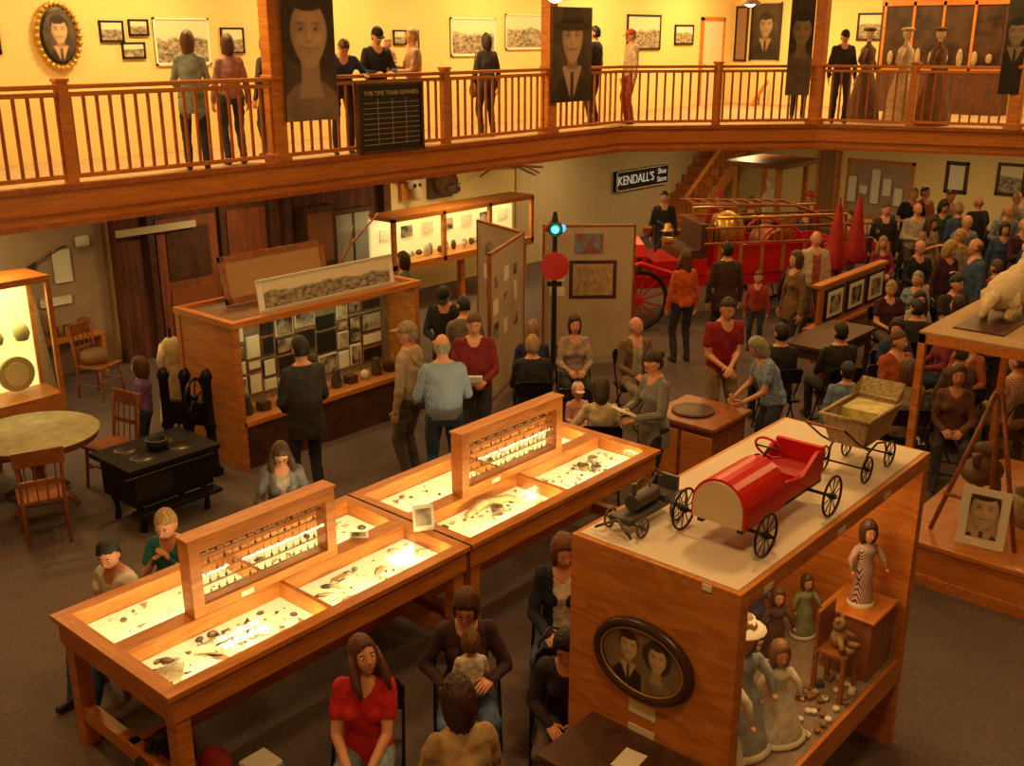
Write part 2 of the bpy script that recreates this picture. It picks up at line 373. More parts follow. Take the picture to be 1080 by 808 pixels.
    hm=Matrix.Translation(hc)@Rm@Matrix.Rotation(math.radians(yaw),4,'Z')@Matrix.Rotation(-nd,4,'X')@Matrix.Rotation(math.radians(tilt),4,'Y')
    head(b,hm,skin,hair,style,hs,cap and cloth(cap),glasses,beard and cloth(beard),True,near)
    if extra:extra(b,P,hc)
    return b.done(name)
# ------------------------------------------------------------------ room shell
def slab(name,pts,z0,z1,mat):
    b=B();b.prism(pts,z0,z1,mat);return b.done(name)
CARP=M((.15,.108,.098),.95,kind='noise',col2=(.112,.08,.075),scale=(14,14,14),bump=.2)
slab('floor',[(-3,-6),(24.6,-6),(24.6,14.1),(-3,14.1)],-.1,0,CARP)
slab('ceiling',[(-3,-6),(24.6,-6),(24.6,14.1),(-3,14.1)],6.2,6.3,CREAM)
def wall(name,x0,y0,z0,x1,y1,z1,mat):
    b=B();b.box(x0,y0,z0,x1,y1,z1,mat);return b.done(name)
wall('wall_left',-3,14,0,24.6,14.15,6.2,WALLU)
wall('wall_far',24.5,-6,0,24.65,14,6.2,WALLU)
wall('wall_near',-3.15,-6,0,-3,14.15,6.2,CREAM)
wall('wall_right',-3,-6.15,0,24.6,-6,6.2,CREAM)
wall('trim_left_brick',16.2,13.96,.0,23.9,13.998,2.5,M((.72,.58,.34),.8,kind='brick',scale=(2,2,2)))
wall('trim_left_panel',-3,13.94,0,7.3,13.998,2.5,TANP)
edge=[(-3,11.4),(16.0,11.4),(18.85,8.95),(19.95,5.8),(21.4,1.6),(23.9,-5.9)]
slab('floor_mezzanine',[(-3,13.99)]+edge+[(24.49,-5.9),(24.49,13.99)],2.62,2.9,M((.5,.36,.2),.85,kind='noise',scale=(5,5,5)))
b=B()
for i in range(len(edge)-1):
    a=V((*edge[i],0));c=V((*edge[i+1],0));d=(c-a).normalized();nr=V((d.y,-d.x,0))
    ang=math.atan2(d.y,d.x);mid=(a+c)/2;L=(c-a).length+.05
    for zc,hh,off,mt in((2.72,.38,.03,WOODF),(2.93,.06,.06,SPIN),(2.53,.05,.05,SPIN),(2.66,.012,.055,SPIN)):
        b.cb((mid.x+nr.x*off,mid.y+nr.y*off,zc),(L,.06+off,hh),mt,ang)
b.done('trim_mezzanine_fascia')
b=B()
for i in range(len(edge)-1):
    a=V((*edge[i],0));c=V((*edge[i+1],0));d=(c-a).normalized();ang=math.atan2(d.y,d.x);mid=(a+c)/2;L=(c-a).length
    b.cb((mid.x,mid.y,3.98),(L+.06,.09,.05),WOODF,ang);b.cb((mid.x,mid.y,3.9),(L,.04,.05),WOODF,ang);b.cb((mid.x,mid.y,3.03),(L,.05,.05),WOODF,ang)
    n=int(L/.155)
    for k in range(n):
        if a.x<1 and a.x+d.x*L*(k/n)<2.5:continue
        p=a+d*(L*(k+.5)/n);b.cb((p.x,p.y,3.47),(.035,.035,.85),SPIN,ang)
for q in [(2.8,11.4),(5.71,11.4),(11.6,11.4),(17.4,10.2),(19.4,7.4)]:
    b.cb((q[0],q[1],3.46),(.12,.12,1.14),WOODF);b.cb((q[0],q[1],4.05),(.15,.15,.04),WOODF)
b.done('mezzanine_railing',.006)
for q in [(8.55,11.45),(14.1,11.45),(18.85,8.97),(19.95,5.8)]:
    b=B();b.cb((q[0],q[1],4.53),(.2,.2,3.24),WOOD);b.cb((q[0],q[1],3.0),(.26,.26,.12),WOODF);b.cb((q[0],q[1],4.0),(.24,.24,.06),WOODF);b.done('wood_column',.008)
# ---- printed photographic portraits: fine grid with a tone per vertex
def sg_(d,e):
    t=.5-d/e;return 0 if t<0 else 1 if t>1 else t*t*(3-2*t)
def G(x,y,cx,cy,rx,ry):return math.exp(-((x-cx)/rx)**2-((y-cy)/ry)**2)
def ptone(x,y,kind,fy,l=None):
    nz=noise.noise(V((x*5,y*5,fy*3)));fine=noise.noise(V((x*28,y*9,3)))
    if l is None:l=.13+.05*nz+.05*y
    def mixv(l,v,m):return l+(v-l)*m
    sh=-.3-.55*(abs(x)/.62)**2.2
    l=mixv(l,(.3+.1*nz) if kind=='woman' else .045+.03*nz,sg_(y-sh,.05))
    if kind=='woman':
        r=math.hypot(x/.44,(y-fy-.07)/.47)-1+.07*nz
        l=mixv(l,.07+.1*max(0,fine)+.12*G(x,y,-.15,fy+.42,.15,.08),sg_(r,.1))
        l=mixv(l,.5,sg_(max(abs(x)-.13-.25*max(0,-.3-y),-y-.5),.04)*(1 if y<fy else 0))
    else:
        l=mixv(l,.62,sg_(abs(x)-(.02+.22*max(0,min(1,(y+.75)/.5))),.03)*(1 if -.75<y<-.22 else 0))
        l=mixv(l,.08,sg_(abs(x)-.035-.02*max(0,-.3-y),.02)*(1 if y<-.3 else 0))
        l=mixv(l,.4,sg_(abs(x)-.13,.04)*(1 if -.26<y<fy else 0))
        if kind=='man':l=mixv(l,.06+.06*max(0,fine),sg_(math.hypot(x/.3,(y-fy-.1)/.36)-1,.06))
    fx=x/.262;fyy=(y-fy)/(.36 if y>fy else .37);jw=1-.22*max(0,-(y-fy)/.37)
    r=math.hypot(fx/jw,fyy)-1
    t=.72-.2*((x-.06)/.26)**2-.08*max(0,-(y-fy)/.37)+.02*nz
    for s in(-1,1):
        t-=.2*G(x,y,s*.105,fy+.055,.062,.038);t-=.45*G(x,y,s*.105,fy+.048,.03,.016);t+=.3*G(x,y,s*.105+.022,fy+.045,.01,.01)
        t-=.38*G(x,y,s*.11,fy+.112,.07,.014);t+=.1*G(x,y,s*.15,fy-.07,.06,.05);t-=.12*G(x,y,s*.13,fy-.15,.02,.05)
    t-=.14*G(x,y,-.035,fy,.016,.08);t+=.1*G(x,y,.01,fy-.02,.018,.07);t-=.25*G(x,y,0,fy-.082,.045,.013)
    my=fy-.165+(1.1 if kind=='woman' else .3)*x*x
    if abs(x)<.14:
        t-=.38*math.exp(-((y-my)/.016)**2)*math.exp(-(x/.1)**4)
        if kind=='woman':t+=.35*math.exp(-((y-my+.004)/.009)**2)*math.exp(-(x/.08)**4);t-=.2*math.exp(-((y-my+.03)/.012)**2)*math.exp(-(x/.07)**4)
    t-=.1*G(x,y,0,fy-.235,.07,.02)
    l=mixv(l,max(.03,t),sg_(r,.07))
    if kind=='woman':l=mixv(l,.08+.08*max(0,fine),sg_(math.hypot(x/.26,(y-fy-.37)/.13)-1,.15))
    if kind=='man':l=mixv(l,.06+.05*max(0,fine),sg_(math.hypot((x+.03)/.25,(y-fy-.32)/.12)-1,.1))
    if kind=='hat':
        l=mixv(l,.07+.03*nz,sg_(math.hypot(x/.46,(y-fy-.2+.12*x*x)/.085)-1,.12))
        l=mixv(l,.1+.05*(x+.2),sg_(max(abs(x)-.27+.12*(y-fy-.2),y-fy-.52+.4*abs(abs(x)-.12),fy+.2-y),.03))
        l=mixv(l,.03,sg_(max(abs(x)-.28,abs(y-fy-.26)-.035),.02))
    return l
def sepia(l):l=max(0,min(1,l));l=l**1.25;return(l*.95,l*.66,l*.42)
def board(b,T,w,h,tone,nx=60,oval=False,lift=.002):
    ny=max(8,int(nx*h/w));vs=[];cols=[]
    for j in range(ny+1):
        for i in range(nx+1):
            x=(i/nx-.5)*w;y=(j/ny-.5)*h
            vs.append((x,-lift,y));cols.append(sepia(tone(x,y)))
    fs=[]
    for j in range(ny):
        for i in range(nx):
            cx=((i+.5)/nx-.5)*2;cy=((j+.5)/ny-.5)*2
            if oval and cx*cx+cy*cy>1:continue
            k=j*(nx+1)+i;fs.append((k,k+1,k+nx+2,k+nx+1))
    o=len(b.v);b.add(vs,fs,VCOL,True,T)
    b.col=b.col or {}
    for i,c in enumerate(cols):b.col[o+i]=c
def portrait(b,o,r,u,w,h,kind,k=1.0,dy=0,fy=.2,nx=60,dim=1):
    r=V(r).normalized();u=V(u).normalized();n=r.cross(u)
    T=Matrix.Translation(V(o))@Matrix((r,n*-1,u)).transposed().to_4x4()
    b.box(-w/2,0,-h/2,w/2,.025,h/2,DKW,T);s=w*k
    board(b,T,w,h,lambda x,y:dim*ptone(x/s,(y-dy)/s,kind,fy),nx)
b=B();portrait(b,(9.02,11.28,4.35),(1,0,0),(0,0,1),.84,1.8,'woman',k=1.35,dy=-.05);b.done('hanging_portrait_banner')
b=B();portrait(b,(14.5,11.28,4.2),(1,0,0),(0,0,1),1.05,1.5,'hat',k=1.0,dy=.05);b.done('hanging_portrait_banner')
dch=V((2.85,-2.45,0)).normalized()
b=B();portrait(b,(18.45,9.16,4.35),dch,(0,0,1),.45,1.75,'woman',k=1.5,dy=.1,dim=.6);b.done('hanging_portrait_banner')
b=B();portrait(b,(19.8,5.9,4.35),(.33,-.94,0),(0,0,1),.36,1.6,'man',k=1.5,dy=.1,dim=.5);b.done('hanging_portrait_banner')
def text(body,loc,rot,size,mat,parent=None,align='CENTER'):
    cu=bpy.data.curves.new('lettering','FONT');cu.body=body;cu.size=size;cu.extrude=.004;cu.align_x=align;cu.align_y='CENTER';cu.materials.append(mat)
    o=bpy.data.objects.new('lettering',cu);bpy.context.collection.objects.link(o);o.location=loc;o.rotation_euler=rot
    if parent:o.parent=parent;o.matrix_parent_inverse=parent.matrix_world.inverted()
    return o
CHALK=M((.5,.42,.28),.8)
b=B();b.box(9.82,11.28,2.98,11.0,11.32,3.85,BLK)
for sx in(9.8,11.0):b.box(sx-.02,11.26,2.96,sx+.02,11.34,3.87,DKW)
b.box(9.8,11.26,3.85,11.02,11.34,3.89,DKW);b.box(9.8,11.26,2.94,11.02,11.34,2.98,DKW)
for i in range(9):
    zz=3.62-i*.07
    b.box(9.88,11.276,zz,10.94,11.28,zz+.006,CHALK)
for xx in(10.15,10.42,10.68):b.box(xx,11.276,3.05,xx+.006,11.28,3.68,CHALK)
sg=b.done('departure_board');text('THIS TIME TRAIN REMARKS',(10.41,11.27,3.75),(math.pi/2,0,0),.085,CHALK,sg)
def pic(name,axis,wc,a0,a1,z0,z1,fr=BLK,img=SEPL,mat=None,ft=.035):
    b=B()
    def bx(p0,q0,p1,q1,d,m):
        if axis=='Y':b.box(p0,wc-d,q0,p1,wc-.001,q1,m)
        else:b.box(wc-d,p0,q0,wc-.001,p1,q1,m)
    a0,a1=min(a0,a1),max(a0,a1)
    bx(a0,z0,a1,z1,.02,mat or fr)
    if fr is not None and ft:
        bx(a0,z0,a1,z0+ft,.035,fr);bx(a0,z1-ft,a1,z1,.035,fr);bx(a0,z0,a0+ft,z1,.035,fr);bx(a1-ft,z0,a1,z1,.035,fr)
    bx(a0+ft*1.4,z0+ft*1.4,a1-ft*1.4,z1-ft*1.4,.024,img)
    return b.done(name)
PM=M((.26,.15,.09),.6)
pic('framed_photograph','Y',14,5.6,6.3,4.28,4.72,BLK,SEPL)
b=B();b.ball((7.05,13.96,4.5),(.33,.03,.44),GOLD,28,10);b.ball((7.05,13.94,4.5),(.25,.03,.36),BLK,24,10)
board(b,Matrix.Translation((7.05,13.905,4.5)),.44,.64,lambda x,y:ptone(x/.42,(y+.02)/.42,'man',.2),30,True)
for k in range(28):a=k*math.pi/14;b.ball((7.05+.29*math.cos(a),13.93,4.5+.4*math.sin(a)),(.035,.03,.035),GOLD,8,6)
b.done('oval_gold_picture_frame')
for a0,a1,z0,z1 in[(7.65,8.0,4.42,4.7),(8.08,8.38,4.5,4.72),(7.95,8.3,4.2,4.42),(9.55,9.95,4.25,4.62),(13.0,13.3,4.35,4.6),(13.4,13.6,4.3,4.6)]:
    pic('framed_photograph','Y',14,a0,a1,z0,z1,BLK,SEPL,ft=.02)
pic('panorama_photograph','Y',14,8.45,9.35,4.1,4.75,WHT,SEPL,ft=.03)
pic('panorama_photograph','Y',14,14.4,15.6,4.15,4.82,WHT,SEPL,ft=.03);pic('panorama_photograph','Y',14,15.9,17.1,4.25,4.9,WHT,SEPL,ft=.03)
pic('framed_photograph','Y',14,19.9,21.2,4.2,4.95,BLK,SEPL);pic('framed_photograph','Y',14,21.8,22.6,4.3,4.75,BLK,SEPL)
pic('framed_photograph','X',24.5,13.6,13.95,3.9,5.2,BLK,PM)
b=B();portrait(b,(24.46,13.1,4.6),(0,-1,0),(0,0,1),.75,1.3,'man',k=.9,nx=36,dim=.6);b.box(24.42,12.7,3.93,24.49,12.73,5.27,BLK);b.box(24.42,13.47,3.93,24.49,13.5,5.27,BLK);b.done('framed_portrait')
pic('framed_picture','X',24.5,10.2,10.8,4.4,5.0,BLK,SEPL)
b=B()
b.box(23.0,13.95,2.9,23.9,13.99,4.85,M((.7,.62,.45),.6));b.box(22.93,13.93,2.9,23.0,13.995,4.92,WOOD);b.box(23.9,13.93,2.9,23.97,13.995,4.92,WOOD);b.box(22.93,13.93,4.85,23.97,13.995,4.93,WOOD);b.ball((23.1,13.93,3.85),.03,BRASS);b.done('door_1')
b=B();b.box(23.9,7.3,2.9,24.48,10.0,5.25,DKW);
for k in range(4):
    y0=7.4+k*.64;b.box(23.88,y0,3.9,23.92,y0+.56,5.1,M((.07,.035,.02),.25,kind='noise',scale=(2,2,2),col2=(.02,.01,.01)))
    b.box(23.86,y0+.56,3.8,23.93,y0+.62,5.2,WOODF)
b.box(23.86,7.3,5.12,23.93,10.0,5.25,WOODF);b.box(23.86,7.3,3.78,23.93,10.0,3.88,WOODF)
for k in range(8):b.ball((23.85,7.6+k*.3,4.05),(.03,.07,.1+.05*(k%3)),M((.4,.28,.15),.5,kind='noise'))
b.done('upper_display_case')
# ------------------------------------------------------------------ lower left: old storefront
b=B();b.box(7.4,13.75,0,12.6,13.93,2.42,OLDW)
DOORW=M((.3,.08,.025),.6,kind='boards',col2=(.17,.045,.018),scale=(7,1,1))
b.box(8.0,13.7,.02,9.0,13.76,2.0,DOORW);b.box(9.2,13.7,.02,9.9,13.76,2.0,DOORW)
for xx in(7.9,9.1,10.0):b.box(xx-.05,13.66,0,xx+.05,13.76,2.15,DKW)
b.box(8.15,13.68,1.1,8.85,13.71,1.85,DKW);b.box(8.15,13.68,.2,8.85,13.71,.95,M((.25,.07,.02),.6))
b.box(7.4,13.64,2.15,12.6,13.8,2.25,DKW)
b.box(7.4,13.55,2.42,12.7,13.94,2.5,M((.4,.28,.15),.7))
b.box(7.35,13.6,1.85,8.6,13.64,1.95,M((.6,.5,.32),.7))
for xx in(10.2,12.3):b.box(xx,13.6,0,xx+.14,13.76,2.42,DKW)
b.box(11.2,13.68,.6,12.1,13.76,1.75,DKW);b.box(11.28,13.67,.68,11.62,13.69,1.67,M((.4,.38,.32),.2));b.box(11.68,13.67,.68,12.02,13.69,1.67,M((.4,.38,.32),.2))
b.box(10.5,13.5,.0,11.1,13.74,1.9,DKW);b.box(10.55,13.48,1.0,11.05,13.5,1.8,M((.22,.08,.03),.6))
b.done('old_storefront_facade')
for a in((6.55,6.8,1.3,1.75),(6.3,6.75,1.0,1.12),(5.9,6.15,.75,1.05),(6.9,7.1,1.75,1.9)):pic('notice_sheet','Y',13.94,*a,WHT,PAPER,ft=.01)
b=B();b.tube([(5.95,13.9,1.45),(6.3,13.9,1.62)],[.03,.02],DKW,8);b.tube([(6.3,13.9,1.62),(6.75,13.9,1.8)],[.012,.01],GRYM,8);b.cb((6.25,13.9,1.55),(.1,.03,.06),GRYM);b.done('mounted_rifle')
b=B(Matrix.Translation((5.6,13.3,0))@Matrix.Rotation(-.25,4,'X'));b.box(0,0,0.01,.5,.03,1.3,M((.5,.33,.17),.7,kind='wood',scale=(2,2,2)));b.box(.05,-.01,.1,.45,0,1.2,M((.45,.3,.16),.7));b.done('leaning_board')
b=B()
b.box(5.5,13.6,.55,7.0,13.93,.6,WOODH);b.box(5.5,13.6,.0,5.55,13.93,.55,WOODH);b.box(6.95,13.6,.0,7.0,13.93,.55,WOODH)
for k in range(6):b.cb((5.7+k*.22,13.75,.66+.03*(k%2)),(.12,.12,.12+.05*(k%3)),[DKW,GRYM,CHW][k%3],k*.4)
b.done('tool_shelf')
def lightA(loc,sx,sy,pw,col,rot=(0,0,0),name='lamp'):
    L=bpy.data.lights.new(name,'AREA');L.shape='RECTANGLE';L.size=sx;L.size_y=sy;L.energy=pw;L.color=col
    o=bpy.data.objects.new(name,L);bpy.context.collection.objects.link(o);o.location=loc;o.rotation_euler=rot;return o
YEL=(1,.8,.34);WARM=(1,.58,.2)
LITB=M((.8,.78,.4),.7,emit=1.0,ecol=(1,.88,.3))
b=B();b.box(4.5,12.9,.05,5.7,12.95,1.75,LITB);b.box(4.45,12.35,0,5.75,12.95,.3,WOODH);b.box(4.45,12.35,1.7,5.75,12.98,1.78,WOODH)
for xx,yy in((4.45,12.35),(5.69,12.35),(5.69,12.9)):b.box(xx,yy,.3,xx+.06,yy+.05,1.7,WOOD)
b.box(4.5,12.4,.95,5.7,12.9,.97,GLS);b.box(4.5,12.36,.3,5.7,12.37,1.7,GLS)
for k,(xx,zz,r) in enumerate([(4.8,1.08,.1),(5.15,1.06,.08),(5.45,1.08,.1),(4.8,.42,.12)]):b.lathe([(0,-r),(r*.7,-r),(r,-r*.2),(r*.8,r*.6),(r*.5,r),(0,r)],(xx,12.65,zz),M((.55,.48,.2),.5))
b.cyl((5.35,12.7,.55),(5.35,12.75,.55),.22,None,M((.55,.48,.2),.5),24);b.cyl((5.35,12.69,.55),(5.35,12.7,.55),.15,None,M((.75,.7,.4),.5),24)
b.done('lit_glass_case');lightA((5.1,12.6,1.66),1,.3,12,YEL,name='case_lamp')
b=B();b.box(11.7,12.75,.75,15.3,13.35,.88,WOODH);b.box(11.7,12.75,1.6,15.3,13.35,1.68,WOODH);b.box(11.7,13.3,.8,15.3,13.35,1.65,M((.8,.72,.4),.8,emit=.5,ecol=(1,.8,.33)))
for xx in(11.7,12.87,14.05,15.22):b.box(xx,12.75,.8,xx+.08,12.81,1.65,WOOD)
for xx in(11.8,13.4,15.1):b.box(xx,12.85,0,xx+.1,12.95,.76,WOOD)
b.box(11.75,12.76,.88,15.25,12.77,1.6,GLS)
for k in range(22):
    xx=11.95+k*.15;b.ball((xx,12.95+.2*random.random(),.9+.06),(.03+.05*random.random(),.05,.04+.09*random.random()),M([(.5,.42,.25),(.15,.08,.04),(.65,.6,.45)][k%3],.7,kind='noise'),8,6)
for k in range(7):xx=12.0+k*.5;b.cb((xx,13.27,1.3),(.26,.02,.2),[PAPER,SEP][k%2])
b.done('lit_artifact_case')
for xx in(12.3,13.5,14.7):lightA((xx,13.0,1.58),1,.3,7,YEL,name='case_lamp')
b=B();BR=M((.12,.06,.03),.9,kind='noise');b.ball((14.0,13.8,1.95),(.24,.25,.24),BR,16,12);b.ball((13.9,13.5,1.87),(.11,.16,.1),BR,12,8);b.ball((13.87,13.36,1.88),(.04,.03,.03),BLK)
for sx in(-1,1):b.ball((14.0+sx*.18,13.75,2.16),(.07,.04,.08),BR,10,8);b.ball((13.93+sx*.09,13.45,1.95),.018,BLK)
b.box(13.7,13.9,1.65,14.3,13.99,2.25,DKW);b.done('mounted_bear_head')
BO=M((.6,.5,.32),.7)
b=B();b.ball((13.2,13.8,2.0),(.13,.12,.12),BO,12,8);b.ball((13.18,13.7,1.85),(.08,.1,.14),BO,12,8)
for sx in(-1,1):b.ball((13.18+sx*.06,13.68,1.98),.035,BLK);b.tube([(13.2+sx*.1,13.8,2.05),(13.2+sx*.3,13.75,2.12),(13.2+sx*.38,13.75,2.3)],[.035,.025,.008],BO,8)
b.box(13.0,13.9,1.7,13.4,13.99,2.2,WOOD);b.done('mounted_skull')
b=B()
for z0,z1 in((2.28,1.95),(2.36,2.42)):b.tube([(14.6,13.95,z0),(15.5,13.95,(z0+z1)/2),(17.0,13.95,z1)],[.03,.035,.02],CHW,8)
b.done('mounted_oars')
b=B();b.tube([(15.0,13.85,1.95),(15.4,13.85,2.1),(16.3,13.85,2.05),(16.8,13.87,1.85)],.02,CHW,6);b.done('ox_yoke_bow')
pic('framed_picture','Y',14,17.5,18.5,1.3,1.95,DKW,SEPL,ft=.07)
b=B();b.box(19.5,13.86,1.18,21.6,13.95,1.62,BLK);
for a in((19.5,1.18,21.6,1.2),(19.5,1.6,21.6,1.62),(19.5,1.18,19.52,1.62),(21.58,1.18,21.6,1.62)):b.box(a[0],13.84,a[1],a[2],13.93,a[3],WHT)
sg=b.done('shop_sign');LW=M((.9,.85,.7),.6,emit=.25)
text("KENDALL'S",(20.25,13.84,1.4),(math.pi/2,0,0),.29,LW,sg);text("Shoe\nStore",(21.3,13.84,1.4),(math.pi/2,0,0),.18,LW,sg)
b=B()
for k in range(14):
    x0=20.9+k*.24;z0=.187*k;b.box(x0,12.9,z0,x0+.26,13.9,z0+.187,WOOD)
    b.box(x0-.02,12.88,z0+.16,x0+.26,13.9,z0+.19,WOODF)
b.prism([(20.8,0),(21.2,0),(24.3,2.4),(24.3,2.7),(20.8,.18)],-.03,.03,WOODF,Matrix.Translation((0,12.87,0))@Matrix.Rotation(math.pi/2,4,'X'))
b.prism([(20.8,.95),(24.3,3.4),(24.3,3.48),(20.8,1.03)],-.03,.03,WOODF,Matrix.Translation((0,12.87,0))@Matrix.Rotation(math.pi/2,4,'X'))
for k in range(13):
    x0=20.9+k*.25;b.box(x0,12.85,.1+.7*(x0-20.8)*.96,x0+.04,12.89,.98+.7*(x0-20.8),SPIN)
b.done('wooden_staircase')
pic('bulletin_board','X',24.5,9.1,10.7,.4,1.75,WOOD,TANP,ft=.06)
for k in range(5):pic('pinned_notice','X',24.46,9.3+.28*k,9.5+.28*k,.75+.2*(k%2),1.15+.2*(k%3),WHT,PAPER,ft=.01)
pic('framed_portrait','X',24.5,7.9,8.4,1.15,1.85,DKW,PAPER,ft=.06);pic('framed_picture','X',24.5,6.7,7.3,1.2,1.9,DKW,SEPL,ft=.05)
b=B();b.box(24.4,10.95,0,24.48,11.35,1.95,M((.3,.15,.06),.6));b.box(24.36,10.88,0,24.49,10.96,2.02,WOOD);b.box(24.36,11.34,0,24.49,11.42,2.02,WOOD);b.box(24.36,10.88,1.95,24.49,11.42,2.05,WOOD);b.done('door_2')
b=B()
for q in((19.5,9.9),(20.7,9.9),(19.5,10.85),(20.7,10.85)):b.box(q[0],q[1],0,q[0]+.1,q[1]+.1,2.0,WOOD)
b.box(19.35,9.75,2.0,20.95,11.1,2.1,CHW);b.box(19.5,9.9,.0,20.8,9.96,.9,WOODH);b.box(19.5,9.9,0,19.56,10.95,.9,WOODY);b.box(19.45,9.86,.88,20.85,10.0,.94,WOODH);b.box(19.45,9.86,.88,19.6,10.95,.94,WOODY)
b.done('wooden_ticket_booth')
# ------------------------------------------------------------------ display tables
STN=[M(c,.8,kind='noise',scale=(20,20,20)) for c in((.3,.2,.12),(.16,.12,.09),(.55,.45,.27),(.75,.66,.46),(.09,.07,.05),(.4,.18,.08),(.8,.74,.58),(.6,.5,.34))]
NS=len(STN)
def disp_table(x0,x1,dense):
    b=B();y0,y1=4.82,6.14;zt=.93
    b.box(x0,y0,.76,x1,y0+.05,zt,WOODH);b.box(x0,y1-.05,.76,x1,y1,zt,WOODH);b.box(x0,y0+.05,.76,x0+.05,y1-.05,zt,WOODY);b.box(x1-.05,y0+.05,.76,x1,y1-.05,zt,WOODY)
    b.box(x0+.05,y0+.05,.76,x1-.05,y1-.05,.79,WOODH)
    b.box(x0-.03,y0-.03,zt,x1+.03,y0+.07,zt+.035,WOODH);b.box(x0-.03,y1-.07,zt,x1+.03,y1+.03,zt+.035,WOODH)
    b.box(x0-.03,y0+.07,zt,x0+.07,y1-.07,zt+.035,WOODY);b.box(x1-.07,y0+.07,zt,x1+.03,y1-.07,zt+.035,WOODY)
    b.box(x0+.07,5.41,zt-.14,x1-.07,5.55,zt+.035,WOODH)
    xm=(x0+x1)/2;b.box(xm-.018,y0+.07,.8,xm+.018,5.41,zt+.035,WOODY);b.box(xm-.018,5.55,.8,xm+.018,y1-.07,zt+.035,WOODY)
    bay=0
    for (a,c) in((y0+.07,5.41),(5.55,y1-.07)):
        for (p,q) in((x0+.07,xm-.018),(xm+.018,x1-.07)):
            b.box(p,a,.79,q,c,.85,BEDM);b.box(p,a,zt+.012,q,c,zt+.016,GLS)
            b.box(p,a,zt-.03,q,a+.004,zt,WOODH)
            lightA(((p+q)/2,a+.012,zt-.01),q-p-.06,.02,6.5,(1,.84,.42),(math.radians(62),0,0),'case_tube_lamp')
            for k in range(dense[bay]):
                px=random.uniform(p+.06,q-.06);py=random.uniform(a+.06,c-.06);r=random.choice((.008,.010,.014,.02,.028))
                mt=random.choice(STN)
                if random.random()<.6:b.ball((px,py,.85+r*.35),(r*random.uniform(.7,1.8),r*random.uniform(.6,1.3),r*.6),mt,7,5,Matrix.Rotation(random.random()*3,4,'Z'))
                elif random.random()<.5:b.prism([(-r,-r*1.2),(r,-r*1.2),(0,r*2)],0,.008,mt,Matrix.Translation((px,py,.85))@Matrix.Rotation(random.random()*6,4,'Z'))
                else:b.cb((px,py,.854),(r*2.4,r*1.6,.004),PAPER,random.random()*.6)
            bay+=1
    for xx in(x0+.02,x1-.12):
        for yy in(y0+.02,y1-.12):b.box(xx,yy,0,xx+.1,yy+.1,.76,WOOD)
    b.box(x0+.05,5.43,.2,x1-.05,5.5,.3,WOODH)
    for xx in(x0+.03,x1-.11):b.box(xx,y0+.12,.2,xx+.08,y1-.12,.3,WOODY)
    return b
PALE=M((.85,.76,.52),.8,kind='noise',scale=(15,15,15),col2=(.68,.57,.34))
b=disp_table(2.6,5.04,(70,26,30,34))
for (px,py,sz) in((3.98,5.15,.07),(4.22,5.24,.09),(4.48,5.12,.07),(4.75,5.27,.06),(4.62,5.02,.05),(4.1,5.0,.05),(4.9,5.12,.05)):
    b.ball((px,py,.865),(sz*1.3,sz*.8,sz*.4),PALE,14,10,Matrix.Rotation(px*3,4,'Z'),lambda q,w:w*(1+.3*noise.noise(q*3)))
for k in range(14):b.prism([(-.11,-.013),(.0,-.025),(.11,0),(0,.025)],0,.01,STN[k%NS],Matrix.Translation((3.0+random.random()*.6,5.0+random.random()*.3,.855))@Matrix.Rotation(random.random()*6,4,'Z'))
for k in range(24):
    a=.9+k*.05;b.tube([(2.78,5.0,.87),(2.78+.2*math.cos(a),5.0+.22*math.sin(a),.88)],.004,STN[2],4)
b.done('lit_display_table',.006)
b=disp_table(5.08,7.52,(40,90,30,34))
for (px,py,r) in((5.7,5.1,.05),(5.8,5.2,.055),(6.95,5.2,.05),(7.0,5.1,.05),(7.15,5.25,.05),(6.1,5.0,.04)):
    b.lathe([(0,0),(r*.8,0),(r,.03),(r*.9,.05),(r*.6,.045),(0,.035)],(px,py,.85),STN[int(px*7)%NS],14)
b.tube([(5.55,5.3,.87),(5.75,5.33,.89),(6.0,5.27,.88),(6.08,5.12,.87)],[.03,.045,.035,.02],M((.7,.55,.28),.9,kind='noise'),10)
b.done('lit_display_table',.006)
def rack(x0,x1):
    b=B();y0,y1=5.41,5.53;zb,zt=.968,1.5
    for xx in(x0,x1-.08):b.box(xx,y0,zb,xx+.08,y1,zt,WOOD)
    b.box(x0+.08,y0,zt-.09,x1-.08,y1,zt,WOODH);b.box(x0+.08,y0,zb,x1-.08,y1,zb+.07,WOODH);b.box(x0-.01,y0-.01,zt,x1+.01,y1+.01,zt+.015,WOODH)
    b.box(x0+.08,y0+.015,zb+.07,x1-.08,y0+.018,zt-.09,GLS)
    for k in range(5):
        z=zb+.105+k*.07;b.box(x0+.08,y0+.05,z-.007,x1-.08,y0+.065,z,CHW)
        n=int((x1-x0-.2)/.058)
        for j in range(n):
            xx=x0+.11+j*(x1-x0-.2)/n;mt=[BLK,GOLD,STN[4],BO][(j*7+k*3)%4]
            b.ball((xx,y0+.06,z+.012),(.010,.006,.013),mt,6,4);b.cyl((xx,y0+.06,z+.012),(xx,y0+.06,z+.046),.0025,None,mt,4)
    b.box(x0+.35,y0-.005,zb+.01,x0+.45,y0-.002,zb+.05,PAPER)
    b.done('spoon_display_rack',.005)
rack(3.15,4.32);rack(5.62,6.9)
def card(name,x,y,z,w,h,face,mat=PAPER):
    b=B(Matrix.Translation((x,y,z))@Matrix.Rotation(math.radians(face+90),4,'Z'))
    b.box(-w/2,-.003,0,w/2,.003,h,mat,Matrix.Rotation(-.25,4,'X'));b.box(-w*.38,-.006,h*.2,w*.38,-.0035,h*.85,SEP,Matrix.Rotation(-.25,4,'X'));b.box(-.01,0,0,.01,.07,.006,mat)
    b.done(name)
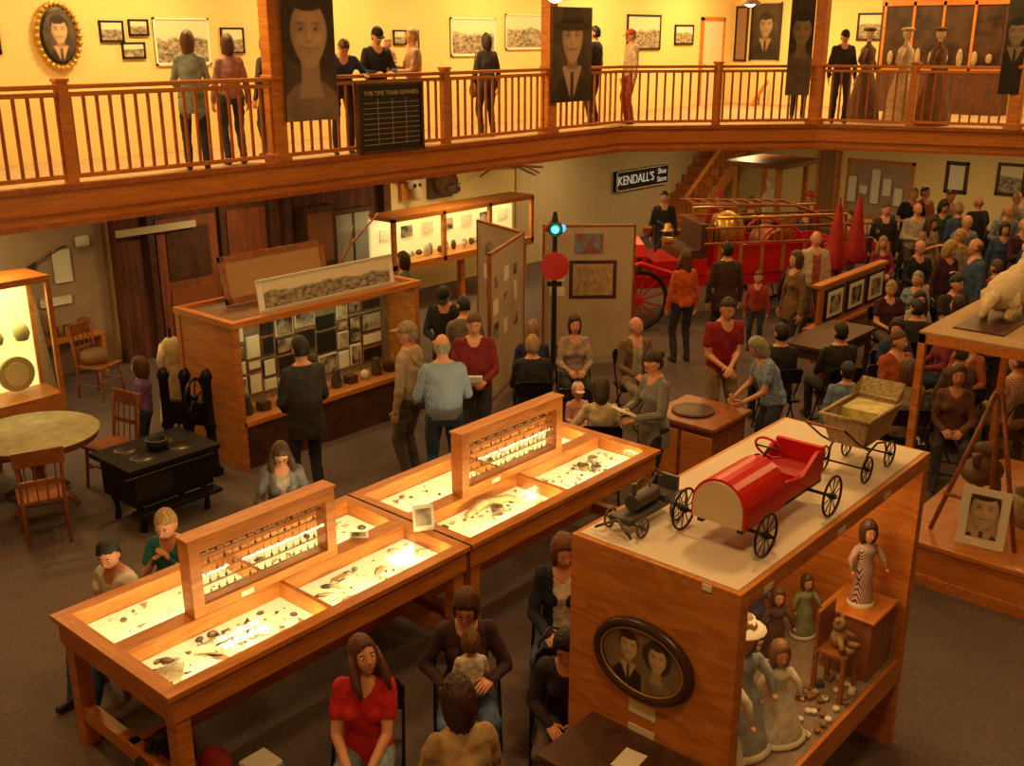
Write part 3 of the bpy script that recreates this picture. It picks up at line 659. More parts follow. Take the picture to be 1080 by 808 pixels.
card('standing_photo_card',5.0,5.22,.968,.16,.2,235);card('standing_photo_card',4.6,5.5,.968,.14,.05,225)
# ------------------------------------------------------------------ toy cabinet
b=B();x0,x1,y0,y1,zt=3.88,6.18,2.0,2.97,2.1
b.box(x0,y0,zt-.05,x1,y1,zt-.006,WOODH);b.box(x0+.03,y0+.03,zt-.008,x1-.03,y1-.03,zt,M((.8,.68,.56),.95,kind='noise',col2=(.74,.62,.5),scale=(1,1,1),bump=.05))
b.box(x0,y0,0,x0+.05,y1,zt-.05,WOOD);b.box(x1-.05,y0,0,x1,y1,zt-.05,WOOD)
b.box(x0+.05,y1-.04,.55,x1-.05,y1,zt-.05,WOODH)
b.box(x0+.05,y0,.62,x1-.05,y1-.04,.68,WOODH);b.box(x0+.05,y0,.5,x1-.05,y0+.05,.62,WOODH)
b.box(x0+.05,y0,zt-.1,x1-.05,y0+.03,zt-.05,WOODH)
for xx in(x0+.05,x1-.08):b.box(xx,y0,.68,xx+.03,y0+.03,zt-.1,WOOD)
b.box(x0+.08,y0+.01,.7,x1-.08,y0+.014,zt-.1,GLS)
b.box(x0+.05,y0+.03,.68,x1-.05,y1-.04,.685,M((.35,.26,.2),.9,kind='noise'))
for(xx)in(4.1,4.9,5.5):b.box(xx,y0-.003,zt-.09,xx+.09,y0,zt-.055,PAPER)
for z0 in(1.22,1.08):b.box(x0-.004,2.42,z0,x0,2.58,z0+.075,PAPER)
b.box(x0-.006,2.15,2.055,x0,2.2,2.09,PAPER)
b.done('toy_display_cabinet',.004)
b=B(Matrix.Translation((3.878,2.5,1.55))@Matrix.Rotation(math.radians(-90),4,'Z'))
b.tube([(.27*math.cos(a),-.015,.2*math.sin(a)) for a in [i*math.pi/20 for i in range(40)]],.028,M((.05,.022,.012),.3),10,True)
b.tube([(.243*math.cos(a),-.03,.175*math.sin(a)) for a in [i*math.pi/20 for i in range(40)]],.005,GOLD,6,True)
def couple(x,y):
    base=.3+.06*noise.noise(V((x*9,y*9,0)))
    s=.2
    l1=ptone((x-.085)/s,(y-.0)/s,'woman',.2,base)
    return ptone((x+.085)/s,(y-.01)/s,'man',.2,l1) if x<.0 else l1
board(b,Matrix.Translation((0,-.014,0)),.5,.36,couple,90,True)
b.done('oval_portrait_frame')
b=B()
for q in((4.28,2.56),(4.28,2.1),(4.92,2.52),(4.92,2.06)):wheel(b,(q[0],q[1],2.215),.115,(0,1,0),BLKM,10,.007,.02)
for xx in(4.28,4.92):b.cyl((xx,2.06,2.215),(xx,2.56,2.215),.009,None,BLKM,8)
for yy in(2.2,2.42):b.box(4.2,yy-.015,2.22,5.05,yy+.015,2.25,BLK)
prof=[(.15*math.cos(a),.08+.15*math.sin(a)) for a in [math.pi-i*math.pi/14 for i in range(15)]]
prof=[(-.15,0)]+prof+[(.15,0)]
T=Matrix.Translation((4.18,2.31,2.25))@Matrix(((0,0,1,0),(1,0,0,0),(0,1,0,0),(0,0,0,1)))
b.prism(prof,0,.4,RED,T);b.prism([(x*.9,y*.92+.005) for x,y in prof],-.012,0,M((.7,.55,.4),.4),T)
b.box(4.58,2.19,2.25,4.98,2.43,2.28,RED)
for yy in(2.175,2.425):b.add([(4.56,yy,2.25),(5.02,yy,2.25),(5.05,yy,2.42),(4.95,yy,2.41),(4.8,yy,2.33),(4.56,yy,2.37),(4.56,yy+.02,2.25),(5.02,yy+.02,2.25),(5.05,yy+.02,2.42),(4.95,yy+.02,2.41),(4.8,yy+.02,2.33),(4.56,yy+.02,2.37)],[(0,1,2,3,4,5),(11,10,9,8,7,6)]+[(i,i+6,(i+1)%6+6,(i+1)%6) for i in range(6)],RED)
b.box(5.0,2.18,2.25,5.03,2.44,2.43,RED);b.box(4.78,2.2,2.28,5.0,2.42,2.33,M((.4,.02,.02),.5))
b.cyl((4.52,2.31,2.42),(4.66,2.31,2.5),.008,None,BLKM,6)
b.tube([V((4.66,2.31,2.5))+V((0,1,0))*.075*math.cos(a)+V((-.5,0,.86))*.075*math.sin(a) for a in [i*.393 for i in range(16)]],.007,RED,6,True)
b.cyl((4.66,2.24,2.5),(4.66,2.38,2.5),.005,None,BLKM,5)
b.done('toy_pedal_car')
WICK=M((.5,.4,.22),.8,kind='noise',col2=(.3,.22,.11),scale=(30,30,30),bump=.5)
b=B()
for q in((5.46,2.1),(5.46,2.36),(5.78,2.1),(5.78,2.36)):wheel(b,(q[0],q[1],2.18),.08,(0,1,0),BLKM,8,.006,.012)
for xx in(5.46,5.78):b.cyl((xx,2.08,2.18),(xx,2.38,2.18),.006,None,BLKM,6)
for yy in(2.12,2.34):b.tube([(5.46,yy,2.18),(5.5,yy,2.26),(5.62,yy,2.29),(5.74,yy,2.26),(5.78,yy,2.18)],.006,BLKM,6);b.tube([(5.5,yy,2.28),(5.35,yy,2.36),(5.2,yy,2.46),(5.14,yy,2.5)],.006,BLKM,6)
b.cyl((5.14,2.12,2.5),(5.14,2.34,2.5),.009,None,CHW,6)
b.add([(5.45,2.13,2.3),(5.79,2.13,2.3),(5.79,2.33,2.3),(5.45,2.33,2.3),(5.38,2.09,2.48),(5.86,2.09,2.48),(5.86,2.37,2.48),(5.38,2.37,2.48)],[(0,3,2,1),(0,1,5,4),(1,2,6,5),(2,3,7,6),(3,0,4,7)],WICK)
b.add([(5.86,2.09,2.48),(5.86,2.37,2.48),(5.9,2.36,2.58),(5.9,2.1,2.58),(5.72,2.09,2.48),(5.72,2.37,2.48)],[(0,1,2,3),(4,0,3),(1,5,2)],WICK)
b.tube([(5.38,2.09,2.48),(5.86,2.09,2.48),(5.86,2.37,2.48),(5.38,2.37,2.48)],.013,WICK,6,True)
b.box(5.62,2.11,2.4,5.84,2.35,2.46,M((.7,.6,.25),.9,kind='cloth'));b.box(5.44,2.13,2.36,5.8,2.33,2.4,M((.6,.5,.3),.9))
b.done('wicker_doll_pram')
b=B()
for q in((4.06,2.66,.055),(4.06,2.86,.055),(4.36,2.64,.085),(4.36,2.88,.085)):wheel(b,(q[0],q[1],2.1+q[2]),q[2],(0,1,0),GRYM,8,.006,.012)
for xx,z in((4.06,2.155),(4.36,2.185)):b.cyl((xx,2.64,z),(xx,2.88,z),.007,None,GRYM,6)
b.box(4.0,2.7,2.17,4.42,2.82,2.2,GRYM);b.cyl((4.1,2.76,2.245),(4.3,2.76,2.245),.045,None,GRYM,12);b.cyl((4.12,2.76,2.28),(4.12,2.76,2.35),.012,.016,GRYM,8);b.box(4.32,2.7,2.2,4.44,2.82,2.23,GRYM);b.box(4.43,2.7,2.22,4.45,2.82,2.3,GRYM)
b.tube([(4.25,2.76,2.28),(4.32,2.76,2.35)],.005,GRYM,5);b.tube([V((4.32,2.76,2.35))+V((0,1,0))*.035*math.cos(a)+V((-.6,0,.8))*.035*math.sin(a) for a in [i*.6283 for i in range(10)]],.004,GRYM,5,True)
b.tube([(3.96,2.66,2.13),(3.98,2.76,2.2),(3.96,2.88,2.13)],.008,GRYM,6)
b.done('toy_tractor')
def doll(name,x,y,z,h,dress,hair,face=230,hat=None,wd=1.0,st='curly'):
    b=B(Matrix.Translation((x,y,z))@Matrix.Rotation(math.radians(face-90),4,'Z')@Matrix.Scale(h,4))
    b.lathe([(.0,0),(.27*wd,0),(.29*wd,.02),(.26*wd,.12),(.2*wd,.3),(.12,.48),(.085,.55),(.11,.64),(.12,.7),(.05,.75),(.0,.76)],(0,0,0),dress,18,(1,.85))
    b.lathe([(.3*wd,.0),(.32*wd,.03),(.27*wd,.06)],(0,0,0),WHT,18,(1,.85))
    for sx in(-1,1):
        b.tube([(sx*.1,0,.7),(sx*.19,.03,.58),(sx*.2,.1,.48)],[.045,.035,.022],dress,8);b.ball((sx*.2,.13,.46),(.02,.03,.02),SKIN,6,5)
    b.cyl((0,0,.74),(0,0,.8),.03,None,SKIN,8)
    head(b,Matrix.Translation((0,0,.88)),SKIN,M(hair,.5,kind='cloth',scale=(30,30,6)),st,1.0)
    if hat:b.lathe([(0,.12),(.07,.11),(.09,.05),(.15,.03),(.15,.02),(0,.03)],(0,0,.9),hat,14)
    b.done(name)
LACE=M((.8,.74,.66),.8,kind='noise',col2=(.55,.5,.45),scale=(9,9,9))
doll('porcelain_doll',4.86,2.24,.69,.6,LACE,(.3,.15,.06))
doll('porcelain_doll',4.62,2.35,.69,.82,M((.45,.52,.62),.8,kind='noise',scale=(9,9,9)),(.35,.2,.08),hat=WHT,wd=.8)
doll('porcelain_doll',4.3,2.3,.69,.8,LACE,(.12,.05,.02),wd=.8)
doll('striped_dress_doll',5.86,2.2,1.12,.56,M((.7,.5,.45),.8,kind='stripe',col2=(.06,.025,.04),scale=(14,14,14)),(.08,.04,.02),wd=.5)
for x,y,h,c in((4.75,2.72,.5,(.08,.12,.35)),(5.02,2.6,.46,(.45,.08,.06)),(5.3,2.7,.42,(.6,.5,.4)),(5.58,2.62,.5,(.12,.06,.05)),(5.15,2.4,.38,(.6,.3,.25)),(5.95,2.6,.45,(.3,.34,.2)),(5.2,2.84,.5,(.5,.42,.3)),(5.7,2.82,.5,(.1,.1,.2))):
    doll('costume_doll',x,y,.69,h,M(c,.8,kind='noise'),(.12,.06,.03),wd=.62,st='bob')
b=B();b.box(5.7,2.05,.686,6.04,2.36,1.1,CHW);b.box(5.68,2.03,1.1,6.06,2.38,1.12,WOODH);b.done('doll_pedestal',.004)
b=B();b.box(5.38,2.07,.98,5.6,2.27,1.0,CHW);b.box(5.38,2.25,1.0,5.6,2.27,1.25,CHW)
for q in((5.38,2.07),(5.575,2.07),(5.38,2.245),(5.575,2.245)):b.box(q[0],q[1],.686,q[0]+.025,q[1]+.025,.98,CHW)
TB=M((.35,.2,.08),.9,kind='noise');b.ball((5.49,2.17,1.06),(.06,.05,.06),TB,10,8);b.ball((5.49,2.17,1.15),(.045,.04,.045),TB,10,8)
for sx in(-1,1):b.ball((5.49+sx*.035,2.17,1.19),.016,TB,8,6);b.tube([(5.49+sx*.04,2.15,1.09),(5.49+sx*.09,2.1,1.04)],[.02,.018],TB,6);b.tube([(5.49+sx*.03,2.14,1.02),(5.49+sx*.05,2.06,1.02)],[.022,.02],TB,6)
b.done('teddy_bear_on_chair')
b=B()
for k in range(30):
    px=random.uniform(4.95,5.66);py=random.uniform(2.05,2.2);b.lathe([(0,0),(.014,0),(.022,.02),(.02,.03),(.0,.01)],(px,py,.687),[WHT,PAPER,STN[0],STN[5]][k%4],8)
for k in range(10):
    px=5.0+random.random()*.6;b.cb((px,2.24+.02*(k%3),.7),(.06,.05,.03+.01*(k%3)),STN[(k*5)%NS],k)
b.done('doll_tea_set')
lightA((5.0,2.35,2.03),1.8,.4,14,WARM,name='cabinet_fill')  # added fill light to brighten the dolls, no real fitting
b=B();b.box(3.42,2.15,1.06,3.86,2.78,1.1,DKW);b.box(3.46,2.2,.0,3.83,2.73,1.06,DKW);b.box(3.4,2.13,1.1,3.87,2.8,1.12,DKW);b.cb((3.66,2.42,1.124),(.16,.12,.004),PAPER,.1);b.box(3.45,2.3,.6,3.46,2.65,.95,CHW);b.done('dark_wood_stand',.006)
# ------------------------------------------------------------------ photo cabinet (mid left)
b=B();x0,x1,y0,y1,zt=6.08,8.76,9.12,10.2,1.66
b.box(x0-.02,y0-.03,zt-.05,x1+.02,y0+.06,zt+.02,WOODH);b.box(x0-.02,y0+.06,zt-.05,x0+.06,y1,zt+.02,WOODY);b.box(x1-.06,y0+.06,zt-.05,x1+.02,y1,zt+.02,WOODY);b.box(x0+.06,y1-.06,zt-.05,x1-.06,y1,zt+.02,WOODH)
b.box(x0+.06,y0+.06,zt-.04,x1-.06,y1-.06,zt-.02,M((.2,.1,.05),.7,kind='noise'))
b.box(x0,y0,0,x0+.08,y0+.08,zt-.05,WOOD);b.box(x1-.08,y0,0,x1,y0+.08,zt-.05,WOOD);b.box(x0,y1-.08,0,x0+.08,y1,zt-.05,WOOD);b.box(x1-.08,y1-.08,0,x1,y1,zt-.05,WOOD)
b.box(x0+.01,y0+.08,.0,x0+.03,y1-.08,zt-.05,WOOD);b.box(x1-.03,y0+.08,0,x1-.01,y1-.08,zt-.05,WOOD)
b.box(x0+.08,y0+.5,.5,x1-.08,y0+.53,zt-.05,M((.3,.22,.14),.8,kind='noise'));b.box(x0+.05,y0,.5,x1-.05,y1-.05,.56,WOODH);b.box(x0+.05,y0+.05,0,x1-.05,y1-.05,.5,DKW)
b.box(x0+.08,y0+.02,.56,x1-.08,y0+.025,zt-.05,GLS)
random.seed(5);xx=x0+.2
while xx<x1-.25:
    w=random.uniform(.07,.16);zz=.66
    while zz<1.5:
        hh=random.uniform(.05,.13)
        if zz+2*hh>1.57:break
        b.box(xx,y0+.48,zz,xx+2*w,y0+.5,zz+2*hh,random.choice((WHT,BLK,PAPER,CHW)));b.box(xx+.012,y0+.475,zz+.012,xx+2*w-.012,y0+.48,zz+2*hh-.012,random.choice((SEP,PAPER,BLK,SEP,M((.35,.28,.2),.6,kind='photo',scale=(9,9,9)))))
        zz+=2*hh+random.uniform(.02,.05)
    xx+=2*w+.03
for k in range(11):
    xx=x0+.25+k*.21
    if k%3==0:b.lathe([(0,.56),(.06,.56),(.07,.63),(.04,.72),(.05,.78),(0,.78)],(xx,y0+.22,0),GRYM,12)
    elif k%3==1:b.box(xx-.06,y0+.15,.56,xx+.06,y0+.28,.66,DKW)
    else:b.ball((xx,y0+.2,.62),(.06,.05,.06),PAPER,10,6)
b.done('photo_display_cabinet',.005);lightA((7.4,9.3,1.58),2.2,.12,6,YEL,name='cabinet_fill')  # light strip added to brighten the case interior
b=B(Matrix.Translation((7.47,9.2,1.68))@Matrix.Rotation(-.12,4,'X'));b.box(-.97,0,0,.97,.02,.36,WHT)
for a in((-.97,0,.97,.03),(-.97,.33,.97,.36)):b.box(a[0],-.012,a[1],a[2],.0,a[3],M((.55,.5,.38),.5))
b.box(-.9,-.008,.045,.9,0,.315,SEPL);b.box(-.02,.02,0,.02,.15,.02,WHT);b.done('panorama_photograph')
b=B(Matrix.Translation((7.25,9.85,1.68))@Matrix.Rotation(-.2,4,'X'));b.box(-.68,0,0,.68,.03,.5,M((.42,.25,.11),.6,kind='noise',col2=(.38,.22,.1)))
for a in((-.72,-.02,.72,.05),(-.72,.46,.72,.52),(-.72,-.02,-.66,.52),(.66,-.02,.72,.52)):b.box(a[0],-.015,a[1],a[2],.035,a[3],CHW)
b.box(-.02,.03,0,.02,.15,.02,CHW);b.done('framed_cloth_board')
b=B();b.tube([(8.15,10.0,1.68),(8.4,9.95,2.05),(8.85,9.9,2.4)],[.02,.018,.01],CHW,6);b.tube([(8.4,9.95,2.05),(8.48,9.95,2.3)],.008,CHW,6);b.done('dried_branch')
b=B()
for k in range(3):
    xx=5.6+k*.13;yy=9.75-k*.2;b.lathe([(.09,0),(.1,.05),(.06,.1),(.05,.5),(.07,.55),(.05,.6),(.05,1.05),(.07,1.1),(.04,1.18),(0,1.2)],(xx,yy,0),BLKM,12)
b.cb((5.72,9.55,.7),(.08,.45,.25),BLKM,math.radians(30));wheel(b,(5.72,9.38,.9),.22,(.5,-.85,0),BLKM,5,.018,.03);b.done('cast_iron_pump')
b=B();D=M((.75,.62,.4),.85,kind='cloth',scale=(6,6,6));b.lathe([(.22,.25),(.2,.5),(.13,.85),(.11,.9),(.14,1.05),(.14,1.18),(.06,1.24),(.04,1.24)],(6.2,10.55,0),D,18,(1,.6));b.cyl((6.2,10.55,0),(6.2,10.55,1.35),.015,None,BLKM,8);b.lathe([(.18,0),(.18,.02),(0,.03)],(6.2,10.55,0),BLKM,16)
for sx in(-1,1):b.tube([(6.2+sx*.1,10.55,1.17),(6.2+sx*.17,10.53,1.0),(6.2+sx*.17,10.5,.85)],[.045,.04,.03],D,8)
b.done('dress_on_stand')
b=B();b.box(4.55,8.65,.25,5.4,9.25,.62,BLKM);b.box(4.48,8.58,.62,5.47,9.32,.67,BLKM)
for q in((4.6,8.7),(5.3,8.7),(4.6,9.17),(5.3,9.17)):b.tube([(q[0],q[1],.28),(q[0]+.02,q[1]-.03,.12),(q[0],q[1]-.05,0)],[.04,.025,.035],BLKM,8)
for q in((4.75,8.8),(5.15,8.8),(4.75,9.1),(5.15,9.1)):b.lathe([(.0,.685),(.11,.685),(.12,.67)],(*q,0),M((.05,.045,.04),.3,.7),16)
b.lathe([(.08,.67),(.11,.7),(.11,.76),(.09,.77),(.09,.7),(0,.7)],(5.0,8.95,0),BLK,14);b.box(4.56,8.64,.32,4.95,8.66,.55,BLK);b.cyl((4.46,8.62,.58),(5.4,8.62,.58),.015,None,GRYM,6);b.box(4.5,8.5,.2,5.4,8.66,.24,BLKM);b.done('cast_iron_stove',.005)
TC=M((.45,.42,.22),.7,kind='noise',col2=(.34,.3,.14),scale=(5,5,5))
b=B();b.lathe([(0,.76),(.62,.76),(.63,.75),(.6,.735),(0,.735)],(4.3,10.05,0),TC,36);b.lathe([(.6,.735),(.6,.68),(.57,.68),(.57,.735)],(4.3,10.05,0),CHW,36);b.lathe([(.05,.735),(.06,.6),(.1,.45),(.06,.35),(.07,.2),(.12,.16),(.0,.12)],(4.3,10.05,0),CHW,14)
for k in range(4):
    a=k*math.pi/2+.5;b.tube([(4.3+.05*math.cos(a),10.05+.05*math.sin(a),.2),(4.3+.25*math.cos(a),10.05+.25*math.sin(a),.14),(4.3+.42*math.cos(a),10.05+.42*math.sin(a),.03)],[.04,.035,.03],CHW,8)
b.done('round_dining_table')
def dchair(x,y,face,name='dining_chair'):
    b=B(Matrix.Translation((x,y,0))@Matrix.Rotation(math.radians(face-90),4,'Z'))
    b.box(-.21,-.2,.43,.21,.21,.46,CHW)
    for sx in(-1,1):
        b.tube([(sx*.18,.17,.43),(sx*.2,.2,0)],[.02,.015],CHW,8);b.tube([(sx*.18,-.22,0),(sx*.18,-.18,.45),(sx*.19,-.25,.95)],[.016,.02,.016],CHW,8)
        b.cyl((sx*.19,.18,.2),(sx*.18,-.2,.2),.011,None,CHW,6)
    b.cyl((-.19,.18,.25),(.19,.18,.25),.011,None,CHW,6)
    b.box(-.22,-.27,.82,.22,-.24,.97,CHW);b.box(-.19,-.235,.62,.19,-.215,.67,CHW)
    for k in range(4):b.cyl((-.13+k*.087,-.2,.46),(-.13+k*.087,-.245,.84),.009,None,CHW,6)
    b.done(name,.004)
dchair(3.95,9.25,70);dchair(5.02,9.9,190);dchair(3.3,9.75,30);dchair(4.2,10.95,270);dchair(6.4,12.7,-70,'ladder_back_chair')
b=B();b.lathe([(0,0),(.16,0),(.18,.1),(.15,.16),(0,.17)],(6.38,12.75,.465),M((.3,.16,.08),.8,kind='noise'),16);b.done('seat_basket')
def panel(pts,name,h=2.0):
    b=B();SC=M((.5,.38,.26),.85,kind='noise',col2=(.45,.34,.23),scale=(3,3,3),bump=.03)
    for i in range(len(pts)-1):
        a=V((*pts[i],0));c=V((*pts[i+1],0));d=(c-a).normalized();L=(c-a).length;ang=math.atan2(d.y,d.x)
        T=Matrix.Translation(a)@Matrix.Rotation(ang,4,'Z')
        b.box(.02,-.02,.12,L-.02,.02,h-.02,SC,T)
        for q in((0,-.025,0,.03,.025,h),(L-.03,-.025,0,L,.025,h),(0,-.025,h-.03,L,.025,h),(0,-.025,.1,L,.025,.13)):b.box(*q,CHW,T)
        random.seed(i+len(name))
        for k in range(9):
            xx=.1+(k%3)*(L-.25)/3+random.uniform(0,.06);zz=.85+(k//3)*.34;w=random.uniform(.12,.22);hh=random.uniform(.14,.26)
            for sd in(-1,1):
                if sd>0:b.box(xx,.021,zz,xx+w,.026,zz+hh,PAPER if k%2 else SEP,T)
                else:b.box(xx,-.026,zz,xx+w,-.021,zz+hh,PAPER if k%2 else SEP,T)
    return b
panel([(9.35,8.5),(10.75,9.15),(11.1,10.3)],'a').done('folding_display_screen')
b=B();a=V((11.35,9.3,0));c=V((12.25,8.35,0));d=(c-a).normalized();L=(c-a).length;T=Matrix.Translation(a)@Matrix.Rotation(math.atan2(d.y,d.x),4,'Z')
SC2=M((.55,.43,.3),.85,kind='noise',col2=(.5,.39,.27),scale=(3,3,3),bump=.03)
b.box(.02,-.02,.1,L-.02,.02,1.98,SC2,T)
for q in((0,-.025,0,.03,.025,2.0),(L-.03,-.025,0,L,.025,2.0),(0,-.025,1.97,L,.025,2.0)):b.box(*q,CHW,T)
b.box(.38,-.03,.95,1.05,-.02,1.5,DKW,T);b.box(.43,-.034,1.0,1.0,-.03,1.45,M((.6,.42,.22),.6,kind='noise',scale=(5,5,5)),T)
for k in range(5):b.tube([T@V((.48+.1*k,-.036,1.05+.05*(k%3))),T@V((.55+.1*k,-.036,1.2+.04*(k%2))),T@V((.5+.09*k,-.036,1.4-.03*(k%2)))],.003,CHW,4)
b.box(.45,-.03,1.6,.85,-.02,1.88,M((.2,.3,.4),.5,kind='photo',col2=(.3,.08,.05),scale=(4,4,4)),T);b.box(.1,-.03,1.0,.32,-.02,1.12,WHT,T);b.box(.1,-.03,1.2,.32,-.02,1.4,PAPER,T)
b.done('map_display_board')
b=B();SX,SY=10.9,8.72;b.cyl((SX,SY,0),(SX,SY,2.28),.04,.03,BLK,12);b.lathe([(.2,0),(.2,.04),(.06,.08),(.05,.2)],(SX,SY,0),BLK,16)
b.mx=Matrix.Translation((SX,SY,0))@Matrix.Rotation(math.radians(221),4,'Z')
b.cyl((.05,0,1.58),(.07,0,1.58),.19,None,RED,28);b.cyl((-.09,0,2.08),(.09,0,2.08),.1,None,BLK,16);b.tube([(.12,.085*math.cos(a),2.08+.085*math.sin(a)) for a in [i*.393 for i in range(16)]],.012,BLK,6,True)
b.ball((.1,0,2.08),(.04,.05,.05),M((.05,.9,.7),.3,emit=8,ecol=(.03,1,.65)));b.ball((0,0.11,2.08),(.05,.035,.05),M((.02,.25,.6),.3,emit=2,ecol=(.05,.4,1)))
b.ball((0,-.11,2.08),(.05,.035,.05),RED);b.cyl((0,0,2.17),(0,0,2.3),.05,.02,BLK,12);b.box(-.02,-.1,1.3,.02,.1,1.36,BLK);b.done('railroad_switch_signal')
b=B();b.box(13.9,6.3,.0,16.2,6.36,.5,CHW);b.box(13.85,6.25,.45,16.25,6.5,.5,WOODH);b.box(13.9,6.3,.5,16.2,6.34,1.12,WOODH);b.box(13.85,6.28,1.1,16.25,6.42,1.15,WOODH)
for k in range(3):
    xx=14.05+k*.72;b.box(xx,6.27,.58,xx+.62,6.3,1.06,BLK);b.box(xx+.06,6.262,.63,xx+.56,6.27,1.01,PAPER);b.box(xx+.14,6.256,.69,xx+.48,6.262,.95,SEP)
b.done('framed_photo_stand',.005)
b=B();b.box(12.2,5.35,.7,13.7,6.0,.75,DKW)
for q in((12.25,5.4),(13.6,5.4),(12.25,5.9),(13.6,5.9)):b.box(q[0],q[1],0,q[0]+.06,q[1]+.06,.7,DKW)
b.box(12.3,5.4,.55,13.6,5.95,.7,DKW);b.done('dark_side_table',.005)
UR=M((.42,.012,.01),.6,kind='cloth',scale=(6,6,6))
for q in((15.75,6.95),(16.5,6.95)):
    b=B();b.lathe([(.02,2.05),(.05,1.95),(.1,1.6),(.16,1.25),(.2,1.05),(.17,1.0),(.03,1.02)],(*q,0),UR,14);b.cyl((*q,0),(*q,2.12),.018,None,CHW,8);b.lathe([(.22,0),(.22,.05),(.04,.08)],(*q,0),BLK,16);b.done('closed_red_umbrella')
# fire engine
b=B(Matrix.Translation((15.3,8.95,0))@Matrix.Rotation(math.radians(-38),4,'Z')@Matrix.Scale(1.12,4))
FR=M((.55,.012,.01),.3);
for q in((-1.3,-.7,.45),(-1.3,.7,.45),(1.3,-.7,.5),(1.3,.7,.5)):wheel(b,(q[0],q[1],q[2]),q[2],(0,1,0),FR,12,.035,.08,BLK)
for xx in(-1.3,1.3):b.cyl((xx,-.7,.46),(xx,.7,.46),.04,None,BLKM,8)
b.box(-2.0,-.42,.55,1.9,.42,.72,FR)
b.prism([(-.4,0),(-.4,.3),(-.3,.45),(0,.52),(.3,.45),(.4,.3),(.4,0)],0,.95,FR,Matrix.Translation((-2.05,0,.72))@Matrix(((0,0,1,0),(1,0,0,0),(0,1,0,0),(0,0,0,1))))
b.box(-2.12,-.32,.74,-2.05,.32,1.16,BRASS);b.box(-1.0,-.45,.72,-.2,.45,.95,FR);b.box(-.6,-.42,.95,-.2,.42,1.08,M((.08,.03,.02),.5));b.box(-.3,-.42,1.05,-.2,.42,1.45,M((.08,.03,.02),.5))
for k in range(7):b.box(-1.95+k*.12,-.405,.8,-1.89+k*.12,-.4,1.0,BLK)
b.box(-.1,-.45,.72,1.9,-.4,1.15,FR);b.box(-.1,.4,.72,1.9,.45,1.15,FR);b.box(1.85,-.45,.72,1.9,.45,1.15,FR)
b.lathe([(0,-.28),(.2,-.28),(.26,-.1),(.26,.1),(.2,.26),(.05,.32),(0,.32)],(.25,0,1.25),BRASS,18)
b.cyl((1.0,-.3,1.05),(1.0,.3,1.05),.26,None,CHW,18);wheel(b,(1.0,-.34,1.05),.36,(0,1,0),FR,8,.02,.03);wheel(b,(1.0,.34,1.05),.36,(0,1,0),FR,8,.02,.03)
for yy in(-.5,.5):
    b.tube([(-.1,yy,1.15),(-.1,yy,1.55),(1.9,yy,1.55),(1.9,yy,1.15)],.022,BRASS,8);b.cyl((.9,yy,1.15),(.9,yy,1.55),.018,None,BRASS,6)
    b.tube([(-1.9,yy*1.5,.8),(-1.3,yy*1.5,.99),(-.75,yy*1.5,.8),(-.6,yy*1.5,.6)],.04,FR,6)
    b.cyl((-2.2,yy,1.2),(-2.05,yy,1.2),.09,.05,BRASS,12);b.cyl((-.9,yy,1.25),(-.75,yy,1.25),.07,.05,BRASS,10)
    # side ladders
    b.tube([(-.3,yy*1.15,1.2),(2.3,yy*1.15,1.2)],.02,CHW,6);b.tube([(-.3,yy*1.15,1.42),(2.3,yy*1.15,1.42)],.02,CHW,6)
    for k in range(11):b.cyl((-.2+k*.24,yy*1.15,1.2),(-.2+k*.24,yy*1.15,1.42),.012,None,CHW,5)
for k in range(6):b.box(-.05+k*.33,-.47,.74,.0+k*.33,-.45,1.13,GOLD)
b.cyl((-.85,0,1.0),(-.65,0,1.35),.02,None,BLK,6);wheel(b,(-.65,0,1.35),.2,(.5,0,.86),BLK,4,.015,.02)
for yy in(-.25,.25):b.tube([(2.2,yy,1.3),(1.2,yy,1.66),(-.4,yy,1.72)],.022,CHW,6)
for k in range(8):b.cyl((-.3+k*.22,-.25,1.715-.006*k),(-.3+k*.22,.25,1.715-.006*k),.012,None,CHW,5)
b.lathe([(.0,.12),(.05,.1),(.06,.03),(.1,0),(0,0)],(-.75,-.25,1.35),BRASS,12);b.done('antique_fire_engine',.01)
b=B();b.box(8.75,4.95,.72,9.55,5.75,.77,CHW);b.box(8.8,5.0,.0,9.5,5.7,.72,CHW);b.box(8.78,4.98,.1,8.8,5.34,.66,WOODY);b.box(8.78,5.38,.1,8.8,5.72,.66,WOODY);b.lathe([(.0,.77),(.22,.77),(.23,.79),(.2,.8),(0,.8)],(9.1,5.4,0),DKW,20);b.done('wooden_chest',.008)
b=B();b.box(7.8,3.3,.0,8.2,4.2,.9,BLK);b.box(7.75,3.25,.9,8.25,4.25,.95,DKW);b.done('black_equipment_case',.01)
# ------------------------------------------------------------------ right cabinet
b=B();x0,x1,y0,y1,zt=8.45,10.9,1.6,2.95,2.2
b.box(x0-.03,y0,0,x1,y1+.03,.1,WOODH);b.box(x0,y0,.1,x1,y1,.36,WOODY);b.box(x0-.03,y0,.36,x1,y1+.03,.4,WOODY)
for q in((x0,y0),(x0,y1-.06),(x1-.06,y0),(x1-.06,y1-.06)):b.box(q[0],q[1],.4,q[0]+.06,q[1]+.06,zt-.06,WOOD)
for q in((x0,y0,x1,y0+.06),(x0,y1-.06,x1,y1),(x0,y0,x0+.06,y1),(x1-.06,y0,x1,y1)):b.box(q[0],q[1],zt-.08,q[2],q[3],zt,WOODH)
b.box(x0,y0,zt-.0,x1,y1,zt+.02,M((.45,.3,.15),.8,kind='noise',col2=(.4,.26,.13)));b.box(x0+.01,y0+.06,.4,x0+.014,y1-.06,zt-.08,GLS);b.box(x0+.06,y0+.01,.4,x1-.06,y0+.014,zt-.08,GLS)
b.done('tall_glass_cabinet',.005)
